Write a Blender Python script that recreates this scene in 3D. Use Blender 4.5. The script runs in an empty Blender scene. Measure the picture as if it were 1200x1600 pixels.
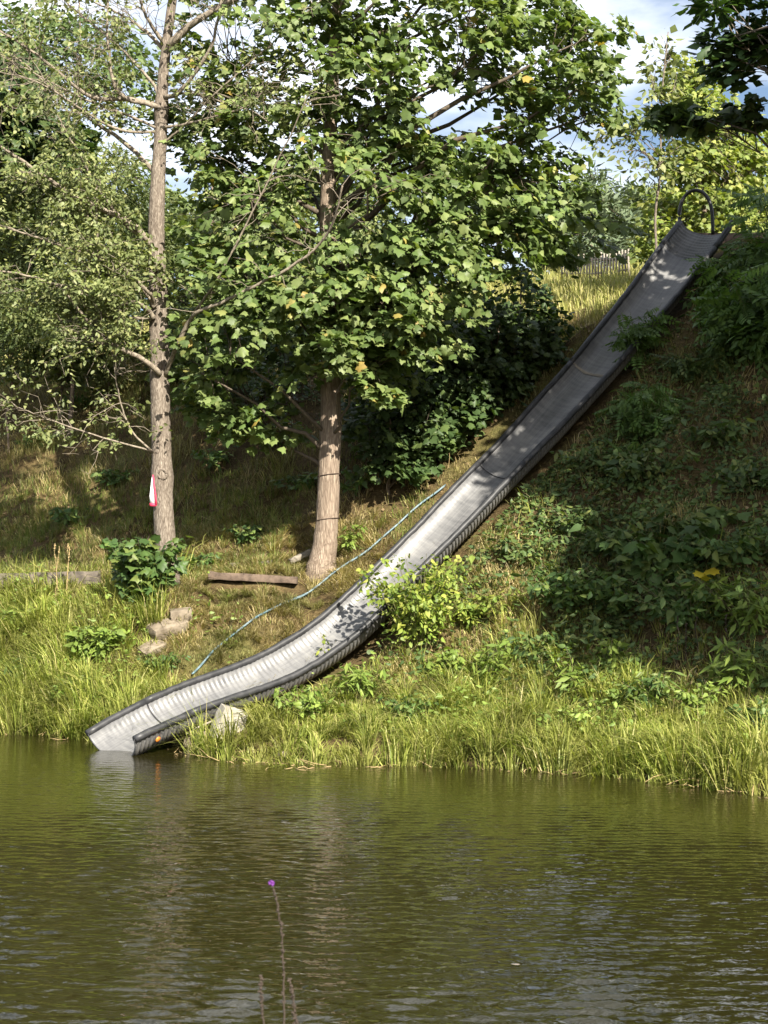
import bpy, math
import numpy as np
from mathutils import Matrix, Vector

# ------------------------------------------------------------------ camera, sky, sun, exposure
SC = bpy.context.scene
COL = SC.collection
H, FPX = 2.8, 2140.0
PITCH = math.atan(80 / FPX)

cam_d = bpy.data.cameras.new("camera")
cam_d.sensor_fit = 'VERTICAL'; cam_d.sensor_height = 24.0
cam_d.lens = 24.0 * FPX / 1600.0
cam_d.clip_start = 0.1; cam_d.clip_end = 2000
cam = bpy.data.objects.new("camera", cam_d); COL.objects.link(cam)
cam.location = (0, 0, H); cam.rotation_euler = (math.pi / 2 + PITCH, 0, 0)
SC.camera = cam
cam_d.dof.use_dof = True; cam_d.dof.focus_distance = 24.0; cam_d.dof.aperture_fstop = 5.0

SUN_AZ, SUN_EL = math.radians(155), math.radians(36)      # azimuth from +Y towards +X
sun_dir = np.array([math.sin(SUN_AZ) * math.cos(SUN_EL), math.cos(SUN_AZ) * math.cos(SUN_EL), math.sin(SUN_EL)])
world = bpy.data.worlds.new("World"); SC.world = world; world.use_nodes = True
wt = world.node_tree; wt.nodes.clear()
w_out = wt.nodes.new('ShaderNodeOutputWorld')
w_mix = wt.nodes.new('ShaderNodeMixShader')
w_sky = wt.nodes.new('ShaderNodeTexSky'); w_sky.sky_type = 'NISHITA'; w_sky.sun_disc = False
w_sky.sun_elevation = SUN_EL; w_sky.sun_rotation = SUN_AZ
w_sky.air_density = 1.0; w_sky.dust_density = 1.6; w_sky.ozone_density = 1.0
w_bg = wt.nodes.new('ShaderNodeBackground'); w_bg.inputs['Strength'].default_value = 0.058
w_cl = wt.nodes.new('ShaderNodeBackground'); w_cl.inputs['Color'].default_value = (0.93, 0.95, 1.0, 1); w_cl.inputs['Strength'].default_value = 0.68
w_tc = wt.nodes.new('ShaderNodeTexCoord')
w_mp = wt.nodes.new('ShaderNodeMapping'); w_mp.inputs['Scale'].default_value = (1.0, 1.0, 2.6); w_mp.inputs['Location'].default_value = (0.35, 0.1, 0.62)
w_nz = wt.nodes.new('ShaderNodeTexNoise'); w_nz.inputs['Scale'].default_value = 3.2; w_nz.inputs['Detail'].default_value = 7; w_nz.inputs['Roughness'].default_value = 0.55
w_rp = wt.nodes.new('ShaderNodeValToRGB'); w_rp.color_ramp.elements[0].position = 0.43; w_rp.color_ramp.elements[1].position = 0.67
wt.links.new(w_tc.outputs['Generated'], w_mp.inputs['Vector']); wt.links.new(w_mp.outputs['Vector'], w_nz.inputs['Vector'])
wt.links.new(w_nz.outputs['Fac'], w_rp.inputs['Fac']); wt.links.new(w_rp.outputs['Color'], w_mix.inputs['Fac'])
wt.links.new(w_sky.outputs['Color'], w_bg.inputs['Color'])
wt.links.new(w_bg.outputs['Background'], w_mix.inputs[1]); wt.links.new(w_cl.outputs['Background'], w_mix.inputs[2])
wt.links.new(w_mix.outputs['Shader'], w_out.inputs['Surface'])

sun_d = bpy.data.lights.new("sun", 'SUN'); sun_d.energy = 5.0; sun_d.angle = math.radians(0.53); sun_d.color = (1.0, 0.93, 0.80)
sun_o = bpy.data.objects.new("sun", sun_d); COL.objects.link(sun_o)
sun_o.rotation_euler = Vector(sun_dir.tolist()).to_track_quat('Z', 'Y').to_euler(); sun_o.location = (20, -20, 30)

SC.view_settings.view_transform = 'Standard'; SC.view_settings.look = 'None'
SC.view_settings.exposure = 1.6; SC.view_settings.gamma = 1.0; SC.view_settings.use_curve_mapping = False
SC.render.engine = 'CYCLES'
SC.cycles.max_bounces = 7; SC.cycles.diffuse_bounces = 3; SC.cycles.glossy_bounces = 3; SC.cycles.transmission_bounces = 4
SC.cycles.caustics_reflective = False; SC.cycles.caustics_refractive = False
SC.cycles.use_denoising = True

RNG = np.random.default_rng(11)

# ------------------------------------------------------------------ geometry helpers
def ray(u, v):
    x = (u - 600) / FPX; z = (800 - v) / FPX
    return np.array([x, math.cos(PITCH) - z * math.sin(PITCH), math.sin(PITCH) + z * math.cos(PITCH)])
def P(u, v, Y):
    """point of the place seen in direction (u, v) at distance Y in front of the camera"""
    r = ray(u, v); return np.array([0, 0, H]) + r * (Y / r[1])
def norm(a): return a / np.maximum(np.linalg.norm(a, axis=-1, keepdims=True), 1e-9)
def sstep(a, b, x):
    k = np.clip((x - a) / (b - a), 0, 1); return k * k * (3 - 2 * k)

_nr = np.random.default_rng(3)
_NK = _nr.normal(size=(14, 2)); _NP = _nr.uniform(0, 6.28, 14)
def noise2(x, y, f=1.0, o=0.0):
    """cheap smooth noise, about -1..1"""
    r = 0
    for k in range(14):
        r = r + np.sin((x * _NK[k, 0] + y * _NK[k, 1]) * f * (1 + 0.12 * k) + _NP[k] + o * (k + 1))
    return r / 5.0

def new_mesh(name, V, faces, mats=(), smooth=False, uv=None):
    V = np.asarray(V, dtype=np.float32).reshape(-1, 3)
    if isinstance(faces, np.ndarray): groups = [faces]
    else: groups = faces
    loops = np.concatenate([g.reshape(-1) for g in groups]).astype(np.int32)
    counts = np.concatenate([np.full(len(g), g.shape[1]) for g in groups]).astype(np.int32)
    starts = np.r_[0, np.cumsum(counts)[:-1]].astype(np.int32)
    m = bpy.data.meshes.new(name)
    m.vertices.add(len(V)); m.vertices.foreach_set('co', V.reshape(-1))
    m.loops.add(len(loops)); m.loops.foreach_set('vertex_index', loops)
    m.polygons.add(len(counts)); m.polygons.foreach_set('loop_start', starts)
    if smooth: m.polygons.foreach_set('use_smooth', np.ones(len(counts), bool))
    if uv is not None:
        l = m.uv_layers.new(name='UVMap'); l.data.foreach_set('uv', np.asarray(uv, np.float32)[loops].reshape(-1))
    for k in mats: m.materials.append(k)
    m.update(calc_edges=True); m.validate()
    return m
def link(name, data, parent=None, mw=None):
    o = bpy.data.objects.new(name, data); COL.objects.link(o)
    if parent is not None: o.parent = parent
    if mw is not None: o.matrix_local = mw
    return o
def tag(o, label=None, cat=None, group=None, kind=None):
    if label: o['label'] = label
    if cat: o['category'] = cat
    if group: o['group'] = group
    if kind: o['kind'] = kind
    return o
def thing(name, label, cat, loc=(0, 0, 0), group=None):
    o = link(name, None); o.location = tuple(float(c) for c in loc); o.empty_display_size = 0.2
    return tag(o, label, cat, group)

class MB:
    """collects shapes in world space; build() makes one mesh object, local to its parent's location"""
    def __init__(s): s.V = []; s.Q = []; s.T = []; s.n = 0
    def add(s, V, Q=None, T=None):
        V = np.asarray(V, float).reshape(-1, 3)
        if Q is not None and len(Q): s.Q.append(np.asarray(Q, int) + s.n)
        if T is not None and len(T): s.T.append(np.asarray(T, int) + s.n)
        s.V.append(V); s.n += len(V); return s
    def tube(s, pts, rad, seg=6, cap=True, wob=0.0, rng=RNG):
        pts = np.asarray(pts, float); n = len(pts); rad = np.broadcast_to(np.asarray(rad, float), (n,))
        t = np.gradient(pts, axis=0); t = norm(t)
        ref = np.array([0, 0, 1.0]) if abs(t[:, 2]).mean() < 0.8 else np.array([0, 1.0, 0])
        a = norm(np.cross(t, ref)); b = np.cross(t, a)
        an = np.linspace(0, 2 * np.pi, seg, endpoint=False)
        R = rad[:, None] * (1 + wob * rng.normal(size=(n, seg)))
        V = pts[:, None] + R[..., None] * (np.cos(an)[None, :, None] * a[:, None] + np.sin(an)[None, :, None] * b[:, None])
        i = np.arange(n - 1)[:, None]; j = np.arange(seg)[None]; k = (j + 1) % seg
        Q = np.stack(np.broadcast_arrays(i * seg + j, i * seg + k, (i + 1) * seg + k, (i + 1) * seg + j), -1).reshape(-1, 4)
        V = V.reshape(-1, 3); T = []
        if cap:
            V = np.r_[V, pts[:1], pts[-1:]]; c0, c1 = n * seg, n * seg + 1
            T = [(c0, (q + 1) % seg, q) for q in range(seg)] + [(c1, (n - 1) * seg + q, (n - 1) * seg + (q + 1) % seg) for q in range(seg)]
        return s.add(V, Q, T)
    def box(s, c, size, R=None, taper=1.0):
        h = np.array(size) / 2
        V = np.array([(x, y, z) for z in (-1, 1) for y in (-1, 1) for x in (-1, 1)], float) * h
        V[4:, :2] *= taper
        if R is not None: V = V @ np.asarray(R).T
        return s.add(V + np.asarray(c), [(0, 2, 3, 1), (4, 5, 7, 6), (0, 1, 5, 4), (2, 6, 7, 3), (0, 4, 6, 2), (1, 3, 7, 5)])
    def build(s, name, mat, parent=None, smooth=False, uv=None):
        V = np.concatenate(s.V)
        if parent is not None:
            L = np.zeros(3); p = parent
            while p is not None: L += np.array(p.location); p = p.parent
            V = V - L
        g = []
        if s.Q: g.append(np.concatenate(s.Q))
        if s.T: g.append(np.concatenate(s.T))
        return link(name, new_mesh(name, V, g, [mat], smooth, uv), parent)

def bevel(o, w=0.01, seg=2):
    m = o.modifiers.new('bevel', 'BEVEL'); m.width = w; m.segments = seg; m.limit_method = 'ANGLE'; return o

# ------------------------------------------------------------------ materials
def mat_new(name):
    m = bpy.data.materials.new(name); m.use_nodes = True; t = m.node_tree; t.nodes.clear()
    return m, t, t.nodes, t.links
def nd(t, kind, **kw):
    n = t.nodes.new(kind)
    for k, v in kw.items():
        if k in n.inputs: n.inputs[k].default_value = v
        else: setattr(n, k, v)
    return n
def ramp(t, stops, interp='LINEAR'):
    r = t.nodes.new('ShaderNodeValToRGB'); r.color_ramp.interpolation = interp
    e = r.color_ramp.elements
    while len(e) < len(stops): e.new(0.5)
    for q, (p, c) in enumerate(stops): e[q].position = p; e[q].color = (*c, 1)
    return r

def leaf_mat(name, stops, trans=0.35, rough=0.5, tcol=(1.15, 1.25, 0.5), patch=None, pscale=0.9):
    """leaf or blade: colour varies from piece to piece, light passes through"""
    m, t, N, L = mat_new(name)
    out = nd(t, 'ShaderNodeOutputMaterial')
    geo = nd(t, 'ShaderNodeNewGeometry'); oi = nd(t, 'ShaderNodeObjectInfo')
    ad = nd(t, 'ShaderNodeMath', operation='ADD'); fr = nd(t, 'ShaderNodeMath', operation='FRACT')
    L.new(geo.outputs['Random Per Island'], ad.inputs[0]); L.new(oi.outputs['Random'], ad.inputs[1]); L.new(ad.outputs[0], fr.inputs[0])
    r = ramp(t, stops); L.new(fr.outputs[0], r.inputs['Fac'])
    tc = nd(t, 'ShaderNodeTexCoord'); nz = nd(t, 'ShaderNodeTexNoise', Scale=1.3, Detail=2.0)
    L.new(tc.outputs['Object'], nz.inputs['Vector'])
    mr = nd(t, 'ShaderNodeMapRange'); mr.inputs[1].default_value = 0.3; mr.inputs[2].default_value = 0.7; mr.inputs[3].default_value = 0.64; mr.inputs[4].default_value = 1.3
    L.new(nz.outputs['Fac'], mr.inputs[0])
    mx = nd(t, 'ShaderNodeMix', data_type='RGBA', blend_type='MULTIPLY'); mx.inputs['Factor'].default_value = 1
    L.new(r.outputs['Color'], mx.inputs['A']); L.new(mr.outputs[0], mx.inputs['B'])
    if patch:
        n3 = nd(t, 'ShaderNodeTexNoise', Scale=pscale, Detail=4.0, Roughness=0.6); L.new(tc.outputs['Object'], n3.inputs['Vector'])
        mp = nd(t, 'ShaderNodeMapRange'); mp.inputs[1].default_value = 0.46; mp.inputs[2].default_value = 0.66; mp.inputs[4].default_value = 0.85; L.new(n3.outputs['Fac'], mp.inputs[0])
        m0 = mx; mx = nd(t, 'ShaderNodeMix', data_type='RGBA'); mx.inputs['B'].default_value = (*patch, 1)
        L.new(m0.outputs['Result'], mx.inputs['A']); L.new(mp.outputs[0], mx.inputs['Factor'])
    b = nd(t, 'ShaderNodeBsdfPrincipled', Roughness=rough); b.inputs['Specular IOR Level'].default_value = 0.32
    L.new(mx.outputs['Result'], b.inputs['Base Color'])
    tr = nd(t, 'ShaderNodeBsdfTranslucent')
    mt = nd(t, 'ShaderNodeMix', data_type='RGBA', blend_type='MULTIPLY'); mt.inputs['Factor'].default_value = 1; mt.inputs['B'].default_value = (*tcol, 1)
    L.new(mx.outputs['Result'], mt.inputs['A']); L.new(mt.outputs['Result'], tr.inputs['Color'])
    ms = nd(t, 'ShaderNodeMixShader'); ms.inputs[0].default_value = trans
    L.new(b.outputs[0], ms.inputs[1]); L.new(tr.outputs[0], ms.inputs[2]); L.new(ms.outputs[0], out.inputs['Surface'])
    return m

def solid_mat(name, c0, c1, scale=8.0, rough=0.6, bump=0.2, bscale=None, stretch=(1, 1, 1), spec=0.4, detail=6, dist=0.01, c2=None, metallic=0.0):
    m, t, N, L = mat_new(name)
    out = nd(t, 'ShaderNodeOutputMaterial'); b = nd(t, 'ShaderNodeBsdfPrincipled', Roughness=rough); b.inputs['Specular IOR Level'].default_value = spec
    b.inputs['Metallic'].default_value = metallic
    tc = nd(t, 'ShaderNodeTexCoord'); mp = nd(t, 'ShaderNodeMapping'); mp.inputs['Scale'].default_value = stretch
    L.new(tc.outputs['Object'], mp.inputs['Vector'])
    nz = nd(t, 'ShaderNodeTexNoise', Scale=scale, Detail=float(detail), Roughness=0.6); L.new(mp.outputs['Vector'], nz.inputs['Vector'])
    st = [(0.33, c0), (0.67, c1)] if c2 is None else [(0.3, c0), (0.55, c1), (0.72, c2)]
    r = ramp(t, st); L.new(nz.outputs['Fac'], r.inputs['Fac']); L.new(r.outputs['Color'], b.inputs['Base Color'])
    n2 = nd(t, 'ShaderNodeTexNoise', Scale=bscale or scale * 3, Detail=5.0); L.new(mp.outputs['Vector'], n2.inputs['Vector'])
    bp = nd(t, 'ShaderNodeBump', Strength=bump, Distance=dist); L.new(n2.outputs['Fac'], bp.inputs['Height']); L.new(bp.outputs['Normal'], b.inputs['Normal'])
    L.new(b.outputs[0], out.inputs['Surface'])
    return m

def bark_mat(name, c0, c1, c2, vs=9.0, stretch=0.22):
    m, t, N, L = mat_new(name)
    out = nd(t, 'ShaderNodeOutputMaterial'); b = nd(t, 'ShaderNodeBsdfPrincipled', Roughness=0.85); b.inputs['Specular IOR Level'].default_value = 0.2
    tc = nd(t, 'ShaderNodeTexCoord'); mp = nd(t, 'ShaderNodeMapping'); mp.inputs['Scale'].default_value = (1, 1, stretch)
    L.new(tc.outputs['Object'], mp.inputs['Vector'])
    n0 = nd(t, 'ShaderNodeTexNoise', Scale=vs * 2, Detail=3.0); L.new(mp.outputs['Vector'], n0.inputs['Vector'])
    wv = nd(t, 'ShaderNodeMix', data_type='RGBA', blend_type='ADD'); wv.inputs['Factor'].default_value = 0.05
    L.new(mp.outputs['Vector'], wv.inputs['A']); L.new(n0.outputs['Color'], wv.inputs['B'])
    vo = nd(t, 'ShaderNodeTexVoronoi', Scale=vs * 3.2); vo.feature = 'DISTANCE_TO_EDGE'; L.new(wv.outputs['Result'], vo.inputs['Vector'])
    n1 = nd(t, 'ShaderNodeTexNoise', Scale=vs * 1.5, Detail=9.0, Roughness=0.75); L.new(mp.outputs['Vector'], n1.inputs['Vector'])
    mr = nd(t, 'ShaderNodeMapRange'); mr.inputs[2].default_value = 0.28; L.new(vo.outputs['Distance'], mr.inputs[0])
    av = nd(t, 'ShaderNodeMath', operation='MULTIPLY_ADD'); av.inputs[1].default_value = 0.24; L.new(mr.outputs[0], av.inputs[0])
    sc = nd(t, 'ShaderNodeMath', operation='MULTIPLY'); sc.inputs[1].default_value = 0.82; L.new(n1.outputs['Fac'], sc.inputs[0]); L.new(sc.outputs[0], av.inputs[2])
    r = ramp(t, [(0.25, c0), (0.5, c1), (0.75, c2)]); L.new(av.outputs[0], r.inputs['Fac']); L.new(r.outputs['Color'], b.inputs['Base Color'])
    bp = nd(t, 'ShaderNodeBump', Strength=0.8, Distance=0.03); L.new(av.outputs[0], bp.inputs['Height']); L.new(bp.outputs['Normal'], b.inputs['Normal'])
    L.new(b.outputs[0], out.inputs['Surface'])
    return m

def plain_mat(name, c, rough=0.5, spec=0.4):
    return solid_mat(name, tuple(x * 0.8 for x in c), tuple(min(1, x * 1.15) for x in c), scale=14, rough=rough, bump=0.1, spec=spec)

M = {}
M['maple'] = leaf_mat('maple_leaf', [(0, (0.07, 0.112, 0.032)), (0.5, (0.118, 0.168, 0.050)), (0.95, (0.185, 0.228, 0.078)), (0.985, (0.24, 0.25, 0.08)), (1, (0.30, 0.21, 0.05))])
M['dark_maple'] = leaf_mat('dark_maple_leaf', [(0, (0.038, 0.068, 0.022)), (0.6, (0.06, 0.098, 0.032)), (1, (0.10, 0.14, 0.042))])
M['alder'] = leaf_mat('small_pale_leaf', [(0, (0.11, 0.14, 0.05)), (0.6, (0.17, 0.20, 0.075)), (1, (0.24, 0.25, 0.10))], trans=0.3)
M['willow'] = leaf_mat('willow_leaf', [(0, (0.10, 0.14, 0.05)), (0.6, (0.15, 0.19, 0.07)), (1, (0.21, 0.23, 0.075))], trans=0.3)
M['yellow'] = leaf_mat('yellowing_leaf', [(0, (0.13, 0.18, 0.045)), (0.5, (0.20, 0.25, 0.065)), (1, (0.31, 0.32, 0.09))], trans=0.4)
M['pine'] = leaf_mat('pine_needle', [(0, (0.075, 0.11, 0.06)), (1, (0.13, 0.165, 0.085))], trans=0.1, rough=0.6)
M['wood'] = leaf_mat('far_leaf', [(0, (0.06, 0.10, 0.03)), (1, (0.13, 0.18, 0.055))], trans=0.25, rough=0.5)
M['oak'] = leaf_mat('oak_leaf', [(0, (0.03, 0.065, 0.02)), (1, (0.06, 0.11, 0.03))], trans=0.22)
M['bush'] = leaf_mat('bush_leaf', [(0, (0.13, 0.20, 0.035)), (0.6, (0.23, 0.295, 0.055)), (1, (0.37, 0.385, 0.08))], trans=0.4)
M['bramble'] = leaf_mat('bramble_leaf', [(0, (0.055, 0.105, 0.03)), (0.6, (0.09, 0.15, 0.04)), (1, (0.16, 0.20, 0.05))])
M['nettle'] = leaf_mat('nettle_leaf', [(0, (0.12, 0.185, 0.035)), (1, (0.22, 0.285, 0.06))])
M['fern'] = leaf_mat('fern_leaf', [(0, (0.075, 0.14, 0.035)), (1, (0.13, 0.21, 0.05))])
M['herb'] = leaf_mat('herb_leaf', [(0, (0.055, 0.095, 0.03)), (0.7, (0.10, 0.15, 0.045)), (1, (0.19, 0.21, 0.06))])
M['litter'] = leaf_mat('dead_leaf', [(0, (0.09, 0.06, 0.03)), (0.6, (0.17, 0.115, 0.06)), (1, (0.30, 0.22, 0.12))], trans=0.1, rough=0.7)
M['yleaf'] = leaf_mat('yellow_leaf', [(0, (0.55, 0.42, 0.03)), (1, (0.65, 0.52, 0.05))])
M['grass'] = leaf_mat('green_grass', [(0, (0.145, 0.195, 0.034)), (0.55, (0.275, 0.315, 0.062)), (0.88, (0.41, 0.41, 0.12)), (1, (0.50, 0.43, 0.21))], trans=0.35, rough=0.5, patch=(0.27, 0.27, 0.075), pscale=1.1)
M['dry'] = leaf_mat('dry_grass', [(0, (0.20, 0.19, 0.06)), (0.35, (0.30, 0.25, 0.10)), (0.8, (0.42, 0.335, 0.17)), (1, (0.56, 0.47, 0.28))], trans=0.25, rough=0.6, patch=(0.17, 0.19, 0.055), pscale=0.8)
M['lawn'] = leaf_mat('short_grass', [(0, (0.10, 0.155, 0.03)), (0.6, (0.16, 0.20, 0.045)), (1, (0.30, 0.27, 0.10))], trans=0.3, rough=0.5)
M['meadow'] = leaf_mat('meadow_grass', [(0, (0.22, 0.24, 0.06)), (0.6, (0.32, 0.31, 0.10)), (1, (0.42, 0.37, 0.18))], trans=0.3, rough=0.6)
M['bark'] = bark_mat('fissured_bark', (0.05, 0.038, 0.03), (0.145, 0.118, 0.094), (0.29, 0.25, 0.205), vs=13.0, stretch=0.16)
M['maple_bark'] = bark_mat('maple_bark', (0.075, 0.055, 0.04), (0.19, 0.145, 0.11), (0.32, 0.26, 0.20), vs=10.0, stretch=0.12)
M['twig'] = solid_mat('pale_twig', (0.10, 0.08, 0.062), (0.27, 0.23, 0.175), scale=20, rough=0.8, bump=0.3)
M['stem'] = solid_mat('green_stem', (0.10, 0.09, 0.045), (0.17, 0.16, 0.07), scale=20, rough=0.7, bump=0.1)
M['dark_twig'] = solid_mat('dark_twig', (0.05, 0.04, 0.03), (0.11, 0.085, 0.06), scale=20, rough=0.8, bump=0.3)

# slide plastic: bleached grey inside with streaks along the run and grime across it
def slide_mat():
    m, t, N, L = mat_new('bleached_plastic')
    out = nd(t, 'ShaderNodeOutputMaterial'); b = nd(t, 'ShaderNodeBsdfPrincipled', Roughness=0.42); b.inputs['Specular IOR Level'].default_value = 0.45
    uv = nd(t, 'ShaderNodeUVMap'); uv.uv_map = 'UVMap'
    m1 = nd(t, 'ShaderNodeMapping'); m1.inputs['Scale'].default_value = (0.6, 30, 1); L.new(uv.outputs[0], m1.inputs['Vector'])
    n1 = nd(t, 'ShaderNodeTexNoise', Scale=1.0, Detail=6.0, Roughness=0.7); L.new(m1.outputs['Vector'], n1.inputs['Vector'])
    m2 = nd(t, 'ShaderNodeMapping'); m2.inputs['Scale'].default_value = (9, 2.0, 1); L.new(uv.outputs[0], m2.inputs['Vector'])
    n2 = nd(t, 'ShaderNodeTexNoise', Scale=1.0, Detail=5.0, Roughness=0.6); L.new(m2.outputs['Vector'], n2.inputs['Vector'])
    m3 = nd(t, 'ShaderNodeMapping'); m3.inputs['Scale'].default_value = (1.2, 1.2, 1); L.new(uv.outputs[0], m3.inputs['Vector'])
    n3 = nd(t, 'ShaderNodeTexNoise', Scale=1.0, Detail=4.0); L.new(m3.outputs['Vector'], n3.inputs['Vector'])
    s = nd(t, 'ShaderNodeMath', operation='ADD'); L.new(n1.outputs['Fac'], s.inputs[0]); L.new(n2.outputs['Fac'], s.inputs[1])
    s2 = nd(t, 'ShaderNodeMath', operation='ADD'); L.new(s.outputs[0], s2.inputs[0]); L.new(n3.outputs['Fac'], s2.inputs[1])
    d = nd(t, 'ShaderNodeMath', operation='DIVIDE'); d.inputs[1].default_value = 3.0; L.new(s2.outputs[0], d.inputs[0])
    r = ramp(t, [(0.36, (0.062, 0.063, 0.067)), (0.5, (0.135, 0.135, 0.137)), (0.64, (0.215, 0.212, 0.205))]); L.new(d.outputs[0], r.inputs['Fac'])
    L.new(r.outputs['Color'], b.inputs['Base Color'])
    bp = nd(t, 'ShaderNodeBump', Strength=0.15, Distance=0.004); L.new(n1.outputs['Fac'], bp.inputs['Height']); L.new(bp.outputs['Normal'], b.inputs['Normal'])
    L.new(b.outputs[0], out.inputs['Surface']); return m
M['slide'] = slide_mat()
M['rib'] = solid_mat('black_rib', (0.045, 0.045, 0.047), (0.16, 0.155, 0.15), scale=3.5, rough=0.5, bump=0.15, c2=(0.30, 0.28, 0.25))
M['rim'] = solid_mat('black_edge_guard', (0.014, 0.015, 0.017), (0.042, 0.042, 0.045), scale=6, rough=0.48, bump=0.15)
M['black'] = plain_mat('black_plastic', (0.02, 0.02, 0.022), 0.4)
M['hose'] = solid_mat('blue_hose', (0.06, 0.12, 0.145), (0.16, 0.215, 0.24), scale=5, rough=0.4, bump=0.05)
M['concrete'] = solid_mat('weathered_concrete', (0.22, 0.20, 0.16), (0.42, 0.39, 0.34), scale=5, rough=0.9, bump=0.5, bscale=18)
M['stone'] = solid_mat('pale_stone', (0.10, 0.078, 0.055), (0.24, 0.20, 0.15), scale=5, rough=0.9, bump=0.6, bscale=14)
M['sleeper'] = solid_mat('old_timber', (0.055, 0.038, 0.028), (0.16, 0.115, 0.085), scale=7, rough=0.85, bump=0.6, stretch=(1, 1, 1))
M['grey_wood'] = solid_mat('grey_timber', (0.05, 0.042, 0.035), (0.15, 0.125, 0.10), scale=7, rough=0.85, bump=0.5)
M['fence'] = solid_mat('fence_wood', (0.15, 0.13, 0.105), (0.27, 0.24, 0.20), scale=5, rough=0.9, bump=0.3)
M['white'] = plain_mat('white_fabric', (0.72, 0.72, 0.72), 0.7)
M['red'] = plain_mat('red_fabric', (0.55, 0.04, 0.09), 0.6)
M['orange'] = plain_mat('orange_paint', (0.62, 0.20, 0.03), 0.5)
M['wire'] = plain_mat('rusty_wire', (0.06, 0.04, 0.03), 0.7)
M['purple'] = plain_mat('purple_petal', (0.10, 0.02, 0.16), 0.6)
M['seed'] = plain_mat('brown_seed', (0.042, 0.030, 0.022), 0.8)

# ------------------------------------------------------------------ slide run (world coordinates of its two rims)
FAR = np.array([[-4.442, 20.685, 0.235], [-4.243, 20.869, 0.362], [-4.035, 21.059, 0.477], [-3.818, 21.253, 0.585], [-3.594, 21.448, 0.692], [-3.361, 21.646, 0.791], [-3.119, 21.849, 0.878], [-2.868, 22.054, 0.961], [-2.612, 22.259, 1.044], [-2.351, 22.464, 1.131], [-2.091, 22.664, 1.235], [-1.834, 22.857, 1.361], [-1.58, 23.046, 1.504], [-1.328, 23.23, 1.661], [-1.083, 23.405, 1.839], [-0.849, 23.57, 2.038], [-0.619, 23.73, 2.251], [-0.389, 23.888, 2.47], [-0.158, 24.044, 2.694], [0.076, 24.201, 2.923], [0.313, 24.362, 3.155], [0.551, 24.528, 3.391], [0.788, 24.695, 3.636], [1.025, 24.866, 3.889], [1.267, 25.044, 4.143], [1.519, 25.231, 4.396], [1.778, 25.426, 4.652], [2.038, 25.625, 4.914], [2.296, 25.825, 5.186], [2.552, 26.026, 5.467], [2.809, 26.228, 5.757], [3.071, 26.437, 6.051], [3.344, 26.655, 6.346], [3.62, 26.878, 6.647], [3.89, 27.097, 6.961], [4.155, 27.313, 7.286], [4.425, 27.533, 7.618], [4.703, 27.761, 7.953], [4.981, 27.99, 8.296], [5.253, 28.213, 8.651], [5.523, 28.436, 9.016], [5.802, 28.666, 9.384], [6.091, 28.905, 9.757], [6.389, 29.151, 10.132]])
OFF = np.array([[0.824, -0.825, 0.029], [0.799, -0.839, -0.015], [0.784, -0.847, -0.049], [0.778, -0.85, -0.073], [0.771, -0.85, -0.094], [0.764, -0.852, -0.114], [0.757, -0.856, -0.132], [0.751, -0.858, -0.148], [0.748, -0.859, -0.16], [0.745, -0.861, -0.166], [0.741, -0.867, -0.162], [0.736, -0.872, -0.149], [0.732, -0.875, -0.134], [0.728, -0.878, -0.121], [0.722, -0.884, -0.108], [0.713, -0.894, -0.093], [0.702, -0.906, -0.078], [0.695, -0.916, -0.067], [0.692, -0.922, -0.06], [0.693, -0.922, -0.057], [0.697, -0.916, -0.056], [0.704, -0.909, -0.057], [0.712, -0.903, -0.059], [0.718, -0.9, -0.06], [0.722, -0.9, -0.057], [0.722, -0.9, -0.05], [0.722, -0.897, -0.043], [0.729, -0.889, -0.04], [0.743, -0.875, -0.046], [0.759, -0.861, -0.059], [0.771, -0.853, -0.07], [0.777, -0.85, -0.077], [0.78, -0.847, -0.08], [0.784, -0.841, -0.084], [0.791, -0.831, -0.091], [0.801, -0.819, -0.103], [0.811, -0.806, -0.12], [0.824, -0.791, -0.137], [0.841, -0.772, -0.155], [0.86, -0.75, -0.177], [0.877, -0.729, -0.197], [0.884, -0.718, -0.209], [0.879, -0.726, -0.205], [0.866, -0.75, -0.189]])
CEN = FAR + OFF / 2
SH = 0.873                                    # the shore runs along y = 19.5 - 0.56 x
def tt(x, y): return ((y - 19.5) + 0.56 * x) * SH           # metres inland from the shore
def lat(x, y): return (x + 4.03) * -0.617 + (y - 20.27) * 0.787   # metres to the far side of the slide
_ct = tt(CEN[:, 0], CEN[:, 1])
_g = np.gradient(CEN, axis=0); _dz = 0.10 + 0.44 * np.linalg.norm(_g, axis=1) / np.hypot(_g[:, 0], _g[:, 1]) + 0.10 * sstep(5, 11, _ct)
RT = np.r_[-30, -6, -1.6, -0.6, 0.0, 0.35, _ct[8:], 12.3, 14, 24, 60, 150]
RZ = np.r_[-2.2, -1.6, -0.75, -0.38, 0.02, 0.26, CEN[8:, 2] - _dz[8:], 9.6, 9.95, 11.6, 15, 18]
LT = np.array([-30, -6, -1.6, -0.6, 0.0, 0.3, 1.0, 2.0, 3.0, 4.5, 6.0, 10, 13, 28, 45, 150])
LZ = np.array([-2.2, -1.6, -0.75, -0.38, 0.05, 0.40, 1.25, 2.15, 2.42, 2.8, 3.9, 7.1, 8.5, 12.9, 15, 18])
SHX = np.array([-6.5, -5, -4.2, -3.3, -2.4, -1.5, 0.1, 1.8, 3.2, 4.6]); SHT = np.array([0, 0, -.05, -.25, -.78, -.85, -.1, .5, .45, 0])   # bays and bulges of the shore
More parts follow.
